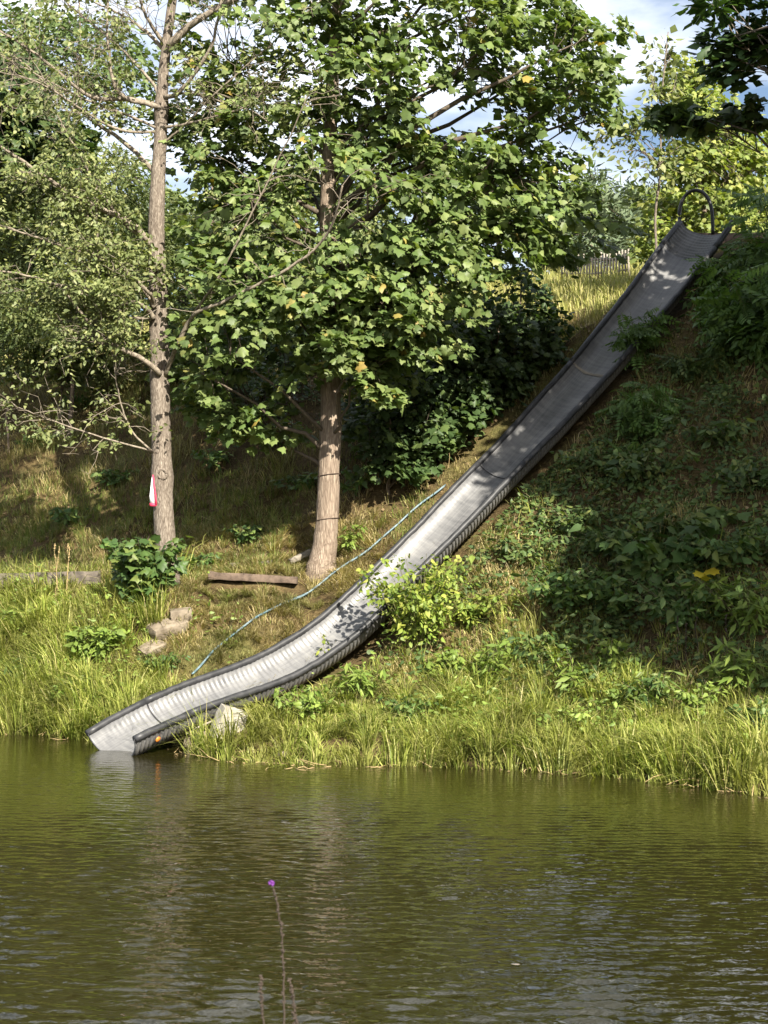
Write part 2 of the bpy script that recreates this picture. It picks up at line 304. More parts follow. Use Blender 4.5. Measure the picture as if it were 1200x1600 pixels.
def ground(x, y):
    x = np.asarray(x, float); y = np.asarray(y, float)
    sh = 0.18 * noise2(x, y, 0.9, 2.0) + 0.10 * noise2(x, y, 2.6, 0.4)
    t = tt(x, y); d = lat(x, y)
    near_slide = sstep(1.8, 0.75, np.abs(d))
    al = (x + 4.03) * 0.787 + (y - 20.27) * 0.617          # level across the slide's bed
    t = t + (tt(-4.03 + al * 0.787, 20.27 + al * 0.617) - t) * near_slide
    t = t - np.interp(x, SHX, SHT) * sstep(3.2, 0.4, t) * (1 - .7 * near_slide)
    t2 = t + sh * (1 - near_slide) * sstep(14, 9, t)
    w = sstep(0.75, 3.0, d)
    z = np.interp(t2, RT, RZ) * (1 - w) + np.interp(t2, LT, LZ) * w
    z = z + (0.07 * noise2(x, y, 1.7, 1.0) + 0.04 * noise2(x, y, 4.1, 3.0)) * sstep(-0.2, 1.2, t) * (1 - near_slide)
    z = z + 0.5 * noise2(x, y, 0.07, 5.0) * sstep(30, 60, t)
    zn = np.interp(y, [-60, -6, 0, 3, 4.6, 6.0, 9], [2.0, 1.4, 1.15, 0.7, 0.1, -0.7, -1.6])
    return np.where(y < 9, np.maximum(z, zn), z)
def hit(u, v, y0=14.0, y1=75.0):
    """where the line of sight (u, v) meets the ground"""
    r = ray(u, v); ys = np.arange(y0, y1, 0.05); p = np.array([0, 0, H])[None] + r[None] * (ys / r[1])[:, None]
    k = np.nonzero(p[:, 2] <= np.maximum(ground(p[:, 0], p[:, 1]), -0.001))[0]
    k = k[0] if len(k) else len(ys) - 1
    q = p[k]; return np.array([q[0], q[1], float(ground(q[0], q[1]))])

# ------------------------------------------------------------------ ground and water
def axis(*segs):
    a = [np.arange(s, e, d) for s, e, d in segs]; return np.concatenate(a)
gx = axis((-160, -40, 12), (-40, -14, 2), (-14, 14, 0.22), (14, 40, 2), (40, 161, 12))
gy = axis((-60, -8, 8), (-8, 10, 0.5), (10, 15, 0.6), (15, 40, 0.22), (40, 70, 1.2), (70, 260, 12))
X, Y = np.meshgrid(gx, gy); Z = ground(X, Y)
nx, ny = len(gx), len(gy)
i = np.arange(ny - 1)[:, None] * nx; j = np.arange(nx - 1)[None]
Q = np.stack([i + j, i + j + 1, i + nx + j + 1, i + nx + j], -1).reshape(-1, 4)
def ground_mat():
    m, t, N, L = mat_new('bank_soil')
    out = nd(t, 'ShaderNodeOutputMaterial'); b = nd(t, 'ShaderNodeBsdfPrincipled', Roughness=0.95); b.inputs['Specular IOR Level'].default_value = 0.1
    tc = nd(t, 'ShaderNodeTexCoord')
    n1 = nd(t, 'ShaderNodeTexNoise', Scale=0.55, Detail=6.0, Roughness=0.65); L.new(tc.outputs['Object'], n1.inputs['Vector'])
    n2 = nd(t, 'ShaderNodeTexNoise', Scale=14.0, Detail=5.0, Roughness=0.7); L.new(tc.outputs['Object'], n2.inputs['Vector'])
    r1 = ramp(t, [(0.35, (0.05, 0.038, 0.022)), (0.5, (0.095, 0.073, 0.04)), (0.68, (0.085, 0.088, 0.034))]); L.new(n1.outputs['Fac'], r1.inputs['Fac'])
    r2 = ramp(t, [(0.3, (0.45, 0.42, 0.36)), (0.7, (1.5, 1.4, 1.2))]); L.new(n2.outputs['Fac'], r2.inputs['Fac'])
    mx = nd(t, 'ShaderNodeMix', data_type='RGBA', blend_type='MULTIPLY'); mx.inputs['Factor'].default_value = 1
    L.new(r1.outputs['Color'], mx.inputs['A']); L.new(r2.outputs['Color'], mx.inputs['B']); L.new(mx.outputs['Result'], b.inputs['Base Color'])
    bp = nd(t, 'ShaderNodeBump', Strength=0.8, Distance=0.05); L.new(n2.outputs['Fac'], bp.inputs['Height']); L.new(bp.outputs['Normal'], b.inputs['Normal'])
    L.new(b.outputs[0], out.inputs['Surface']); return m
g_o = link('ground', new_mesh('ground', np.stack([X, Y, Z], -1), Q, [ground_mat()], True))
tag(g_o, kind='structure')

def water_mat():
    m, t, N, L = mat_new('pond_water')
    out = nd(t, 'ShaderNodeOutputMaterial'); b = nd(t, 'ShaderNodeBsdfPrincipled', Roughness=0.04); b.inputs['IOR'].default_value = 1.85
    b.inputs['Base Color'].default_value = (0.0165, 0.0148, 0.0040, 1)
    tc = nd(t, 'ShaderNodeTexCoord')
    def wave(scale, sx, sy, rot, det):
        mp = nd(t, 'ShaderNodeMapping'); mp.inputs['Scale'].default_value = (sx, sy, 1); mp.inputs['Rotation'].default_value = (0, 0, rot)
        L.new(tc.outputs['Object'], mp.inputs['Vector'])
        n = nd(t, 'ShaderNodeTexNoise', Scale=scale, Detail=det, Roughness=0.5); n.inputs['Distortion'].default_value = 0.4
        L.new(mp.outputs['Vector'], n.inputs['Vector']); return n
    c = wave(16.0, 0.6, 1.2, -0.25, 2.0)
    b2 = nd(t, 'ShaderNodeBump', Strength=1.0, Distance=0.006); L.new(c.outputs['Fac'], b2.inputs['Height'])
    L.new(b2.outputs['Normal'], b.inputs['Normal']); L.new(b.outputs[0], out.inputs['Surface']); return m
def ripples(x, y):
    """wind ripples: many short wave trains running towards the near shore"""
    r = np.random.default_rng(77); z = np.zeros_like(x); N = 46
    for k in range(N):
        lam = 0.072 * (3.2 ** (r.uniform() ** 1.6)); th = r.normal() * 0.42 + 0.10; ph = r.uniform(0, 6.28)
        kx, ky = math.sin(th) * 6.283 / lam, math.cos(th) * 6.283 / lam
        z += RIP * math.sqrt(2 / N) * lam / 6.283 * np.sin(kx * x + ky * y + ph + 0.5 * noise2(x, y, 0.8, k))
    gust = 0.62 + 0.38 * np.clip(noise2(x, y, 0.35, 8.0) + 0.25 * noise2(x, y, 1.1, 2.0), -1, 1)
    return z * gust * np.interp(y, [8, 10, 14, 18], [3.9, 3.0, 1.5, 0.8])
RIP = 0.125
wx = axis((-160, -16, 12), (-16, -9, .6), (-9, 9, .078), (9, 16, .6), (16, 161, 12)); wy = axis((-44, 4, 4), (4, 7, .3), (7, 26, .026), (26, 32, .4), (32, 121, 8))
WX, WY = np.meshgrid(wx, wy); fade = sstep(9.2, 8.2, np.abs(WX)) * sstep(6.6, 7.4, WY) * sstep(26, 25, WY)
WZ = ripples(WX, WY) * fade
nwx, nwy = len(wx), len(wy); i = np.arange(nwy - 1)[:, None] * nwx; j = np.arange(nwx - 1)[None]
WQ = np.stack([i + j, i + j + 1, i + nwx + j + 1, i + nwx + j], -1).reshape(-1, 4)
wet = ground(WX, WY).reshape(-1) < .25; WQ = WQ[wet[WQ].any(1)]
tag(link('water', new_mesh('water', np.stack([WX, WY, WZ], -1), WQ, [water_mat()], True)), kind='structure')

# ------------------------------------------------------------------ leaf shapes
def fan(outline, fold=0.12, droop=0.18, c=(0, 0.35)):
    o = np.array(outline, float); V = np.r_[[list(c)], o]
    z = -fold * np.abs(V[:, 0]) - droop * V[:, 1] ** 2 + fold * 0.3
    n = len(o); T = np.array([(0, 1 + k, 1 + (k + 1) % n) for k in range(n)])
    return np.c_[V, z], T
def mirror(right): return right + [(-x, y) for x, y in right[::-1] if abs(x) > 1e-6]
MAPLE = fan([(0, 0)] + [(.30, -.10), (.34, .08), (.58, .20), (.45, .36), (.47, .62), (.27, .62), (0, .96), (-.27, .62), (-.47, .62), (-.45, .36), (-.58, .20), (-.34, .08), (-.30, -.10)], 0.25, 0.25)
OVATE = fan([(0, 0), (.24, .22), (.25, .5), (0, 1), (-.25, .5), (-.24, .22)], 0.3, 0.2)
OAK = fan([(0, 0), (.10, .18), (.22, .26), (.14, .40), (.31, .52), (.20, .64), (.26, .82), (0, 1), (-.26, .82), (-.20, .64), (-.31, .52), (-.14, .40), (-.22, .26), (-.10, .18)], 0.2, 0.2, (0, .5))
DIAMOND = (np.array([(0, 0, 0), (.3, .45, -.08), (0, 1, -.1), (-.3, .45, -.08)], float), np.array([(0, 1, 2), (0, 2, 3)]))
BROAD = (np.array([(0, -.05, 0), (.46, .36, -.1), (0, .95, -.14), (-.46, .36, -.1)], float), np.array([(0, 1, 2), (0, 2, 3)]))
NARROW = (np.array([(0, 0, 0), (.13, .45, -.03), (0, 1, -.1), (-.13, .45, -.03)], float), np.array([(0, 1, 2), (0, 2, 3)]))
def pinnate(pairs=5, w=0.075, l=0.30):
    V = []; T = []
    def lf(p, d, L):
        p = np.array(p); d = np.array(d) / np.linalg.norm(d); s = np.array([-d[1], d[0], 0]) * w; b = len(V)
        V.extend([p, p + d * L * .5 + s, p + d * L + (0, 0, -.04), p + d * L * .5 - s]); T.extend([(b, b + 1, b + 2), (b, b + 2, b + 3)])
    for k in range(pairs):
        y = .2 + .65 * k / (pairs - 1)
        for sx in (1, -1): lf((0, y, -.15 * y * y), (sx, .45, -.15), l * (1 - .25 * abs(k / (pairs - 1) - .4)))
    lf((0, .9, -.13), (0, 1, -.2), l)
    b = len(V); V.extend([(-.008, 0, 0), (.008, 0, 0), (0, 1, -.15)]); T.append((b, b + 1, b + 2))
    return np.array(V, float), np.array(T)
PINNATE = pinnate()
def fern_shape():
    V = []; T = []
    for k in range(15):
        y = .08 + .9 * k / 14; L = .26 * math.sin(math.pi * (0.18 + 0.8 * k / 14)) + .02; zz = .25 * y - .5 * y * y
        for sx in (1, -1):
            b = len(V); V.extend([(0, y - .025, zz), (sx * L * .5, y + .05, zz - .015), (sx * L, y + .06, zz - .06), (sx * L * .5, y - .0, zz - .02)])
            T.extend([(b, b + 1, b + 2), (b, b + 2, b + 3)])
    b = len(V); V.extend([(-.01, 0, 0), (.01, 0, 0), (.0, .5, 0.0), (0, 1, -.25)]); T.extend([(b, b + 1, b + 2), (b, b + 2, b + 3)])
    return np.array(V, float), np.array(T)
FERN = fern_shape()

def frames(nrm, tip):
    n = norm(nrm); y = tip - n * (tip * n).sum(-1, keepdims=True); y = norm(y); x = np.cross(y, n)
    return np.stack([x, y, n], -1)          # columns
def variants(V0):
    """the same leaf flat, cupped, rolled and twisted"""
    r = np.random.default_rng(9); out = [V0]
    for fx, fy, tw, w in ((.55, -.05, .25, .92), (-.35, .35, -.3, 1.06), (.2, .5, .5, .8), (.9, .1, -.15, .95), (-.1, -.25, .1, 1.0)):
        V = V0.copy(); V[:, 2] += -fx * np.abs(V[:, 0]) - fy * V[:, 1] ** 2 * .6 + tw * V[:, 0] * V[:, 1]; V[:, 0] *= w
        V[1:, :2] += r.normal(size=(len(V) - 1, 2)) * .022; out.append(V)
    return np.array(out)
def leaf_cloud(tmpl, pos, R, s):
    V0, T0 = tmpl
    if len(V0) > 6: Vv = variants(V0)[(np.arange(len(pos)) * 7 + 3) % 6]; V = np.einsum('nij,nkj->nki', R, Vv) * s[:, None, None] + pos[:, None]
    else: V = np.einsum('nij,kj->nki', R, V0) * s[:, None, None] + pos[:, None]
    T = T0[None] + (np.arange(len(pos)) * len(V0))[:, None, None]
    return V.reshape(-1, 3), T.reshape(-1, T0.shape[1])

def sprays(rng, cen, out, per, rad, size, flat=0.10, jit=0.35, upw=1.0, svar=0.36, sunb=0.35, droop=0.35):
    """leaves set round the centres of flat, slightly tilted sprays"""
    n = len(cen)
    per = rng.poisson(per, n) + 2
    idx = np.repeat(np.arange(n), per); m = len(idx)
    nr = norm(np.array([0, 0, upw])[None] + rng.normal(size=(n, 3)) * 0.28 + sunb * sun_dir[None] + 0.25 * out)
    a = norm(np.cross(nr, rng.normal(size=(n, 3)))); b = np.cross(nr, a)
    th = rng.uniform(0, 2 * np.pi, m); r = np.sqrt(rng.uniform(0.02, 1, m)) * (rad * rng.uniform(.65, 1.25, n))[idx]
    d = np.cos(th)[:, None] * a[idx] + np.sin(th)[:, None] * b[idx]
    pos = cen[idx] + d * r[:, None] + nr[idx] * rng.normal(size=(m, 1)) * flat - np.array([0, 0, 1]) * (r[:, None] ** 2) * 0.25 / max(rad, .1)
    ln = nr[idx] + rng.normal(size=(m, 3)) * jit
    tip = d * 0.8 + out[idx] * 0.5 + rng.normal(size=(m, 3)) * 0.4 - np.array([0, 0, droop])
    return pos, frames(ln, tip), size * np.clip(rng.normal(1, svar, m), .45, 1.6)

def in_frame(p):
    q = p - np.array([0, 0, H]); c, s = math.cos(PITCH), math.sin(PITCH)
    d = q[:, 1] * c + q[:, 2] * s; up = -q[:, 1] * s + q[:, 2] * c
    return 600 + FPX * q[:, 0] / d, 800 - FPX * up / d, d

def put_leaves(root, name, tmpl, pos, R, s, mat, n_ind=0, part='crown', stuff=True):
    """n_ind leaves that show largest become objects of their own, the rest one mesh"""
    pick = np.zeros(len(pos), bool)
    if n_ind:
        u, v, d = in_frame(pos); ok = (u > 5) & (u < 1195) & (v > 5) & (v < 1300)
        view = norm(np.array([0, 0, H]) - pos); sc = s * np.abs((R[:, :, 2] * view).sum(-1)) / d - 0.0016 * (d - d.min())
        sc[~ok] = -9; pick[np.argsort(-sc)[:n_ind]] = True
    L = np.array(root.location)
    rest = ~pick; cheap = np.zeros(len(pos), bool)
    if len(tmpl[0]) > 6 and tmpl is not PINNATE and len(pos) > 800:      # leaves at the back of a crown or outside the frame: simpler outline
        u, v, d = in_frame(pos); cheap = rest & ((u < -60) | (u > 1260) | (v < -60) | (d > np.quantile(d, .62)))
    V, T = leaf_cloud(tmpl, pos[rest & ~cheap] - L, R[rest & ~cheap], s[rest & ~cheap]) if (rest & ~cheap).any() else (np.zeros((0, 3)), np.zeros((0, 3), int))
    if cheap.any():
        V2, T2 = leaf_cloud(BROAD, pos[cheap] - L, R[cheap], s[cheap]); T = np.r_[T, T2 + len(V)]; V = np.r_[V, V2]
    o = link(part, new_mesh(part, V, T, [mat]), root)
    if n_ind and stuff: o['kind'] = 'stuff'
    if n_ind:
        mes = [new_mesh('leaf', v_, tmpl[1], [mat]) for v_ in (variants(tmpl[0]) if len(tmpl[0]) > 6 else [tmpl[0]])]
        for k in np.nonzero(pick)[0]:
            me = mes[k % len(mes)]
            mw = Matrix(np.r_[np.c_[R[k] * s[k], pos[k] - L], [[0, 0, 0, 1]]].tolist())
            link('leaf', me, root, mw)
    return o

def curve_pts(a, b, n=6, sag=0.0, rng=RNG, wig=0.03):
    k = np.linspace(0, 1, n)[:, None]; L = np.linalg.norm(b - a)
    p = a * (1 - k) + b * k; p[:, 2] += sag * L * np.sin(np.pi * k[:, 0])
    p[1:-1] += rng.normal(size=(n - 2, 3)) * wig * L; return p

def tree(name, label, trunk, rad, cen, leaf, size, per, srad, mat, bark, K=30, n_ind=0, group=None, seed=1, twigs=True, seg=14, jit=0.35, bias_in=0.35, droop=0.35, flat=0.1, sunb=0.35, twig_r=0.012, upw=1.0):
    rng = np.random.default_rng(seed)
    trunk = np.asarray(trunk, float); base = trunk[0].copy()
    root = thing(name, label, 'tree', base, group)
    # smooth the trunk line
    k = np.linspace(0, len(trunk) - 1, len(trunk) * 5); tp = np.stack([np.interp(k, np.arange(len(trunk)), trunk[:, c]) for c in range(3)], -1)
    tr = np.interp(k, np.arange(len(trunk)), rad)
    for _ in range(3): tp[1:-1] = .25 * tp[:-2] + .5 * tp[1:-1] + .25 * tp[2:]
    mb = MB(); mb.tube(tp, tr, seg, wob=0.035, rng=rng); mb.build('trunk', bark, root, True)
    out = cen - np.array([base[0], base[1], 0]); out[:, 2] = 0; out = norm(out)
    if K:
        kc = cen[rng.choice(len(cen), min(K, len(cen)), replace=False)]
        asg = np.argmin(((cen[:, None] - kc[None]) ** 2).sum(-1), 1)
        mb = MB()
        for q in range(len(kc)):
            hd = np.linalg.norm(kc[q, :2] - base[:2]); z0 = np.clip(kc[q, 2] - 0.55 * hd - rng.uniform(0, .5), tp[0, 2] + 0.35 * (kc[:, 2].min() - tp[0, 2]), tp[-1, 2] - .1)
            jx = np.argmin(abs(tp[:, 2] - z0)); a = tp[jx]
            L = np.linalg.norm(kc[q] - a); r0 = min(tr[jx] * .5, .012 + .012 * L)
            mb.tube(curve_pts(a, kc[q], 7, 0.06, rng), np.linspace(r0, .010, 7), 6, wob=.05, rng=rng)
            if twigs:
                for c in cen[asg == q]:
                    if np.linalg.norm(c - kc[q]) > .15: mb.tube(curve_pts(kc[q] + (a - kc[q]) * rng.uniform(0, .25), c, 4, .05, rng), np.linspace(twig_r, .004, 4), 4, cap=False, rng=rng)
        mb.build('branches', M['dark_twig'] if bark is not M['bark'] else bark, root, True)
    pos, R, s = sprays(rng, cen, out, per, srad, size, flat=flat, jit=jit, droop=droop, sunb=sunb, upw=upw)
    put_leaves(root, name, leaf, pos, R, s, mat, n_ind)
    return root

def fill(rng, ells, n, shell=0.0):
    """points inside ellipsoids (u, v, Y, ru, rv, rY): pixels for direction, metres for distance"""
    w = np.array([e[3] * e[4] for e in ells], float); w /= w.sum(); pts = []
    for e, c in zip(ells, rng.multinomial(n, w)):
        for _ in range(c):
            d = rng.normal(size=3); d /= np.linalg.norm(d); r = rng.uniform(shell ** 3, 1) ** (1 / 3)
            pts.append(P(e[0] + d[0] * r * e[3], e[1] + d[2] * r * e[4], e[2] + d[1] * r * e[5]))
    return np.array(pts)
def drop(c, holes):
    u, v, d = in_frame(c); k = np.ones(len(c), bool)
    for hu, hv, hr in holes: k &= np.hypot(u - hu, v - hv) > hr
    return c[k]

# ------------------------------------------------------------------ the slide
SEC = []
def slide():
    root = thing('water_slide', 'long grey half-pipe slide with black rims running down the bank into the pond', 'slide', (CEN[0][0], CEN[0][1], 0))
    d = np.r_[0, np.cumsum(np.linalg.norm(np.diff(CEN, axis=0), axis=1))]; LEN = d[-1]
    def at(s):
        s = np.atleast_1d(s)
        f = np.stack([np.interp(s, d, FAR[:, c]) for c in range(3)], -1); o = np.stack([np.interp(s, d, OFF[:, c]) for c in range(3)], -1)
        return f, o
    S = np.linspace(0, LEN, 1400); F, O = at(S)
    ker = np.exp(-np.linspace(-2, 2, 41) ** 2); ker /= ker.sum()
    def sm(a):
        p = np.r_[2 * a[:1] - a[20:0:-1], a, 2 * a[-1:] - a[-2:-22:-1]]
        return np.stack([np.convolve(p[:, c], ker, 'valid') for c in range(3)], -1)
    F = sm(F); O = sm(O); C = F + O / 2
    A = norm(np.gradient(C, axis=0)); X = norm(O); Dn = norm(np.cross(A, X)); Dn *= np.sign(-Dn[:, 2:3]); HW = np.linalg.norm(O, axis=1) / 2
    DEP = 0.36
    cuts = [0, 1.05, 5.75, 9.05, 12.35, 16.3, LEN]
    nth = 25; th = np.linspace(0, np.pi, nth)
    for q in range(len(cuts) - 1):
        a, b = cuts[q], cuts[q + 1] + (0.06 if q < len(cuts) - 2 else 0)
        n = int((b - a) / 0.0222) + 2; s = np.linspace(a, b, n)
        ix = lambda arr: np.stack([np.interp(s, S, arr[:, c]) for c in range(3)], -1)
        c_, x_, d_ = ix(C), norm(ix(X)), norm(ix(Dn)); hw = np.interp(s, S, HW)
        # the corrugation shows through in the curved lower run and at the very top
        amp = 0.0065 * (sstep(6.4, 5.2, s) * sstep(0.2, 1.0, s) + 0.12) ; amp = np.where(s > 16.3, 0.016, amp)
        wv = amp * np.cos(2 * np.pi * s / 0.0888)
        off = 0.004 * (q % 2)
        V = []; UV = []
        for lay, ex in ((0, 0.0), (1, 0.030)):
            g = (wv if lay == 0 else 0) + ex + off
            ra = (hw + g)[:, None, None]; rb = (DEP + g)[:, None, None] if np.ndim(g) else (DEP + g)
            rb = np.broadcast_to(rb, ra.shape)
            V.append(c_[:, None] - x_[:, None] * ra * np.cos(th)[None, :, None] + d_[:, None] * rb * np.sin(th)[None, :, None])
            UV.append(np.stack(np.broadcast_arrays(s[:, None], th[None] / np.pi * 1.7), -1))
        V = np.stack(V); UV = np.stack(UV).reshape(-1, 2)
        i = np.arange(n - 1)[:, None] * nth; j = np.arange(nth - 1)[None]
        q0 = np.stack([i + j, i + j + 1, i + nth + j + 1, i + nth + j], -1).reshape(-1, 4); q1 = q0[:, ::-1] + n * nth
        e = np.arange(nth - 1)
        c0 = np.stack([e + 1, e, e + n * nth, e + 1 + n * nth], -1); o_ = (n - 1) * nth
        c1 = np.stack([e + o_, e + 1 + o_, e + 1 + o_ + n * nth, e + o_ + n * nth], -1)
        o = link('trough_section', new_mesh('trough_section', V.reshape(-1, 3) - np.array(root.location), [q0, q1, c0, c1], [M['slide']], True, UV), root)
        SEC.append(o)
        # black edge guards, hollow at the ends
        for side in (-1, 1):
            rr = 0.055; ss = np.linspace(a, b - (0.06 if q < len(cuts) - 2 else 0) - .006, max(6, int((b - a) / .12)))
            ii = lambda arr: np.stack([np.interp(ss, S, arr[:, c]) for c in range(3)], -1)
            pc = ii(C) + side * ii(X) * (np.interp(ss, S, HW)[:, None] + .034) - ii(Dn) * 0.0
            pc += RNG.normal(size=pc.shape) * .0025
            pc = np.r_[pc[:1], pc, pc[-1:]]; r_ = np.r_[rr * .72, np.full(len(ss), rr) * (1 + .03 * np.sin(ss * 7)), rr * .72]
            if q == 0:
                ax = norm(pc[3] - pc[1]); pc = np.r_[[pc[1] + ax * .10], pc]; r_ = np.r_[rr * .70, r_]
            mb = MB(); mb.tube(pc, r_, 12); rm = mb.build('rim', M['rim'], root, True); rm.parent = o
    # dark joints where the sections meet, a pale split higher up
    for sj, wj, mj in ((1.05, .012, 'black'), (5.77, .016, 'black'), (9.06, .012, 'black'), (12.37, .03, 'fence')):
        V = []
        for e in range(3):
            k = int(np.clip((sj + (e - 1) * wj) / LEN * 1399, 0, 1399)); sp = sj + (e - 1) * wj
            ii = lambda arr: np.array([np.interp(sp, S, arr[:, c]) for c in range(3)])
            jg = (.010 * RNG.normal(size=nth) if mj == 'fence' else np.zeros(nth))[:, None]
            V.append(ii(C) + ii(A) * jg - ii(X) * (np.interp(sp, S, HW) - .0075) * np.cos(th)[:, None] + ii(Dn) * (DEP - .0075) * np.sin(th)[:, None])
        e = np.arange(nth - 1); q0 = np.concatenate([np.stack([e + r * nth, e + 1 + r * nth, e + 1 + (r + 1) * nth, e + (r + 1) * nth], -1) for r in (0, 1)])
        MB().add(np.concatenate(V), q0).build('joint', M[mj], root, True)
    # outer corrugation, one rib after another
    n9 = 10; t9 = np.linspace(0.02, np.pi - 0.02, n9); V = []
    for rw, yy in ((0.030, -.026), (0.062, -.017), (0.062, .017), (0.030, .026)):
        V.append(np.stack([-(0.575 + rw) * np.cos(t9), np.full(n9, yy), -(DEP + rw) * np.sin(t9)], -1))
    V = np.concatenate(V); Q = []
    for a in range(3):
        for k in range(n9 - 1): Q.append((a * n9 + k, a * n9 + k + 1, (a + 1) * n9 + k + 1, (a + 1) * n9 + k))
    me = new_mesh('rib', V, np.array(Q), [M['rib']], False)
    for s in np.arange(0.05, LEN - .02, 0.0888):
        k = int(np.clip(s / LEN * 1399, 0, 1399))
        R = np.stack([X[k], A[k], -Dn[k]], -1)
        link('rib', me, SEC[int(np.searchsorted(cuts[1:-1], s))], Matrix(np.r_[np.c_[R, C[k] - np.array(root.location)], [[0, 0, 0, 1]]].tolist()))
    # orange marker near the foot, on the wall that faces the water
    k = int(.42 / LEN * 1399); ang = 2.72
    pc = C[k] - X[k] * (HW[k] + .066) * math.cos(ang) + Dn[k] * (DEP + .066) * math.sin(ang); nrm_ = norm(X[k] * -math.cos(ang) + Dn[k] * math.sin(ang))
    mb = MB(); mb.tube([pc - nrm_ * .012, pc - nrm_ * .002, pc + nrm_ * .008], [.042, .042, .034], 14, wob=.08); mb.build('orange_marker', M['orange'], root)
    # arched black handle above the top end
    arch = [(1062, 352), (1061, 332), (1065, 314), (1074, 301), (1087, 296), (1100, 301), (1109, 314), (1113, 332), (1114, 366)]
    pts = np.array([P(u, v, 29.62 - .30 * (u - 1062) / 52) for u, v in arch]); kk = np.linspace(0, 8, 40)
    pts = np.stack([np.interp(kk, np.arange(9), pts[:, c]) for c in range(3)], -1)
    for _ in range(4): pts[1:-1] = .25 * pts[:-2] + .5 * pts[1:-1] + .25 * pts[2:]
    mb = MB(); mb.tube(pts, .040, 8); mb.build('hoop_handle', M['black'], root, True)
    # two short pale strips under the near wall at the foot
    for s, ang in ((1.35, 2.35), (1.25, 2.1)):
        k = int(s / LEN * 1399)
        pc = C[k] - X[k] * (HW[k] + .085) * math.cos(ang) + Dn[k] * (DEP + .085) * math.sin(ang)
        nn = norm(X[k] * -math.cos(ang) + Dn[k] * math.sin(ang)); R = np.stack([A[k], np.cross(nn, A[k]), nn], -1)
        mb = MB(); mb.box(pc, (.34, .05, .025), R); bevel(mb.build('pale_strip', M['fence'], root), .004)
    return root
SLIDE = slide()

# ------------------------------------------------------------------ trees
def px_tube(mb, line, Y0, Y1, r0, r1, seg=6, rng=RNG, wob=0.05):
    p = np.array(line, float); n = len(p); k = np.linspace(0, n - 1, (n - 1) * 4 + 1)
    pu, pv = np.interp(k, np.arange(n), p[:, 0]), np.interp(k, np.arange(n), p[:, 1])
    ys = np.linspace(Y0, Y1, len(k)) + 0.05 * np.cumsum(rng.normal(size=len(k)) * .3)
    pts = np.array([P(a, b, y) for a, b, y in zip(pu, pv, ys)])
    for _ in range(2): pts[1:-1] = .25 * pts[:-2] + .5 * pts[1:-1] + .25 * pts[2:]
    pts[1:-1] += rng.normal(size=(len(k) - 2, 3)) * .006
    mb.tube(pts, np.linspace(r0, r1, len(k)), seg, wob=wob, rng=rng); return pts

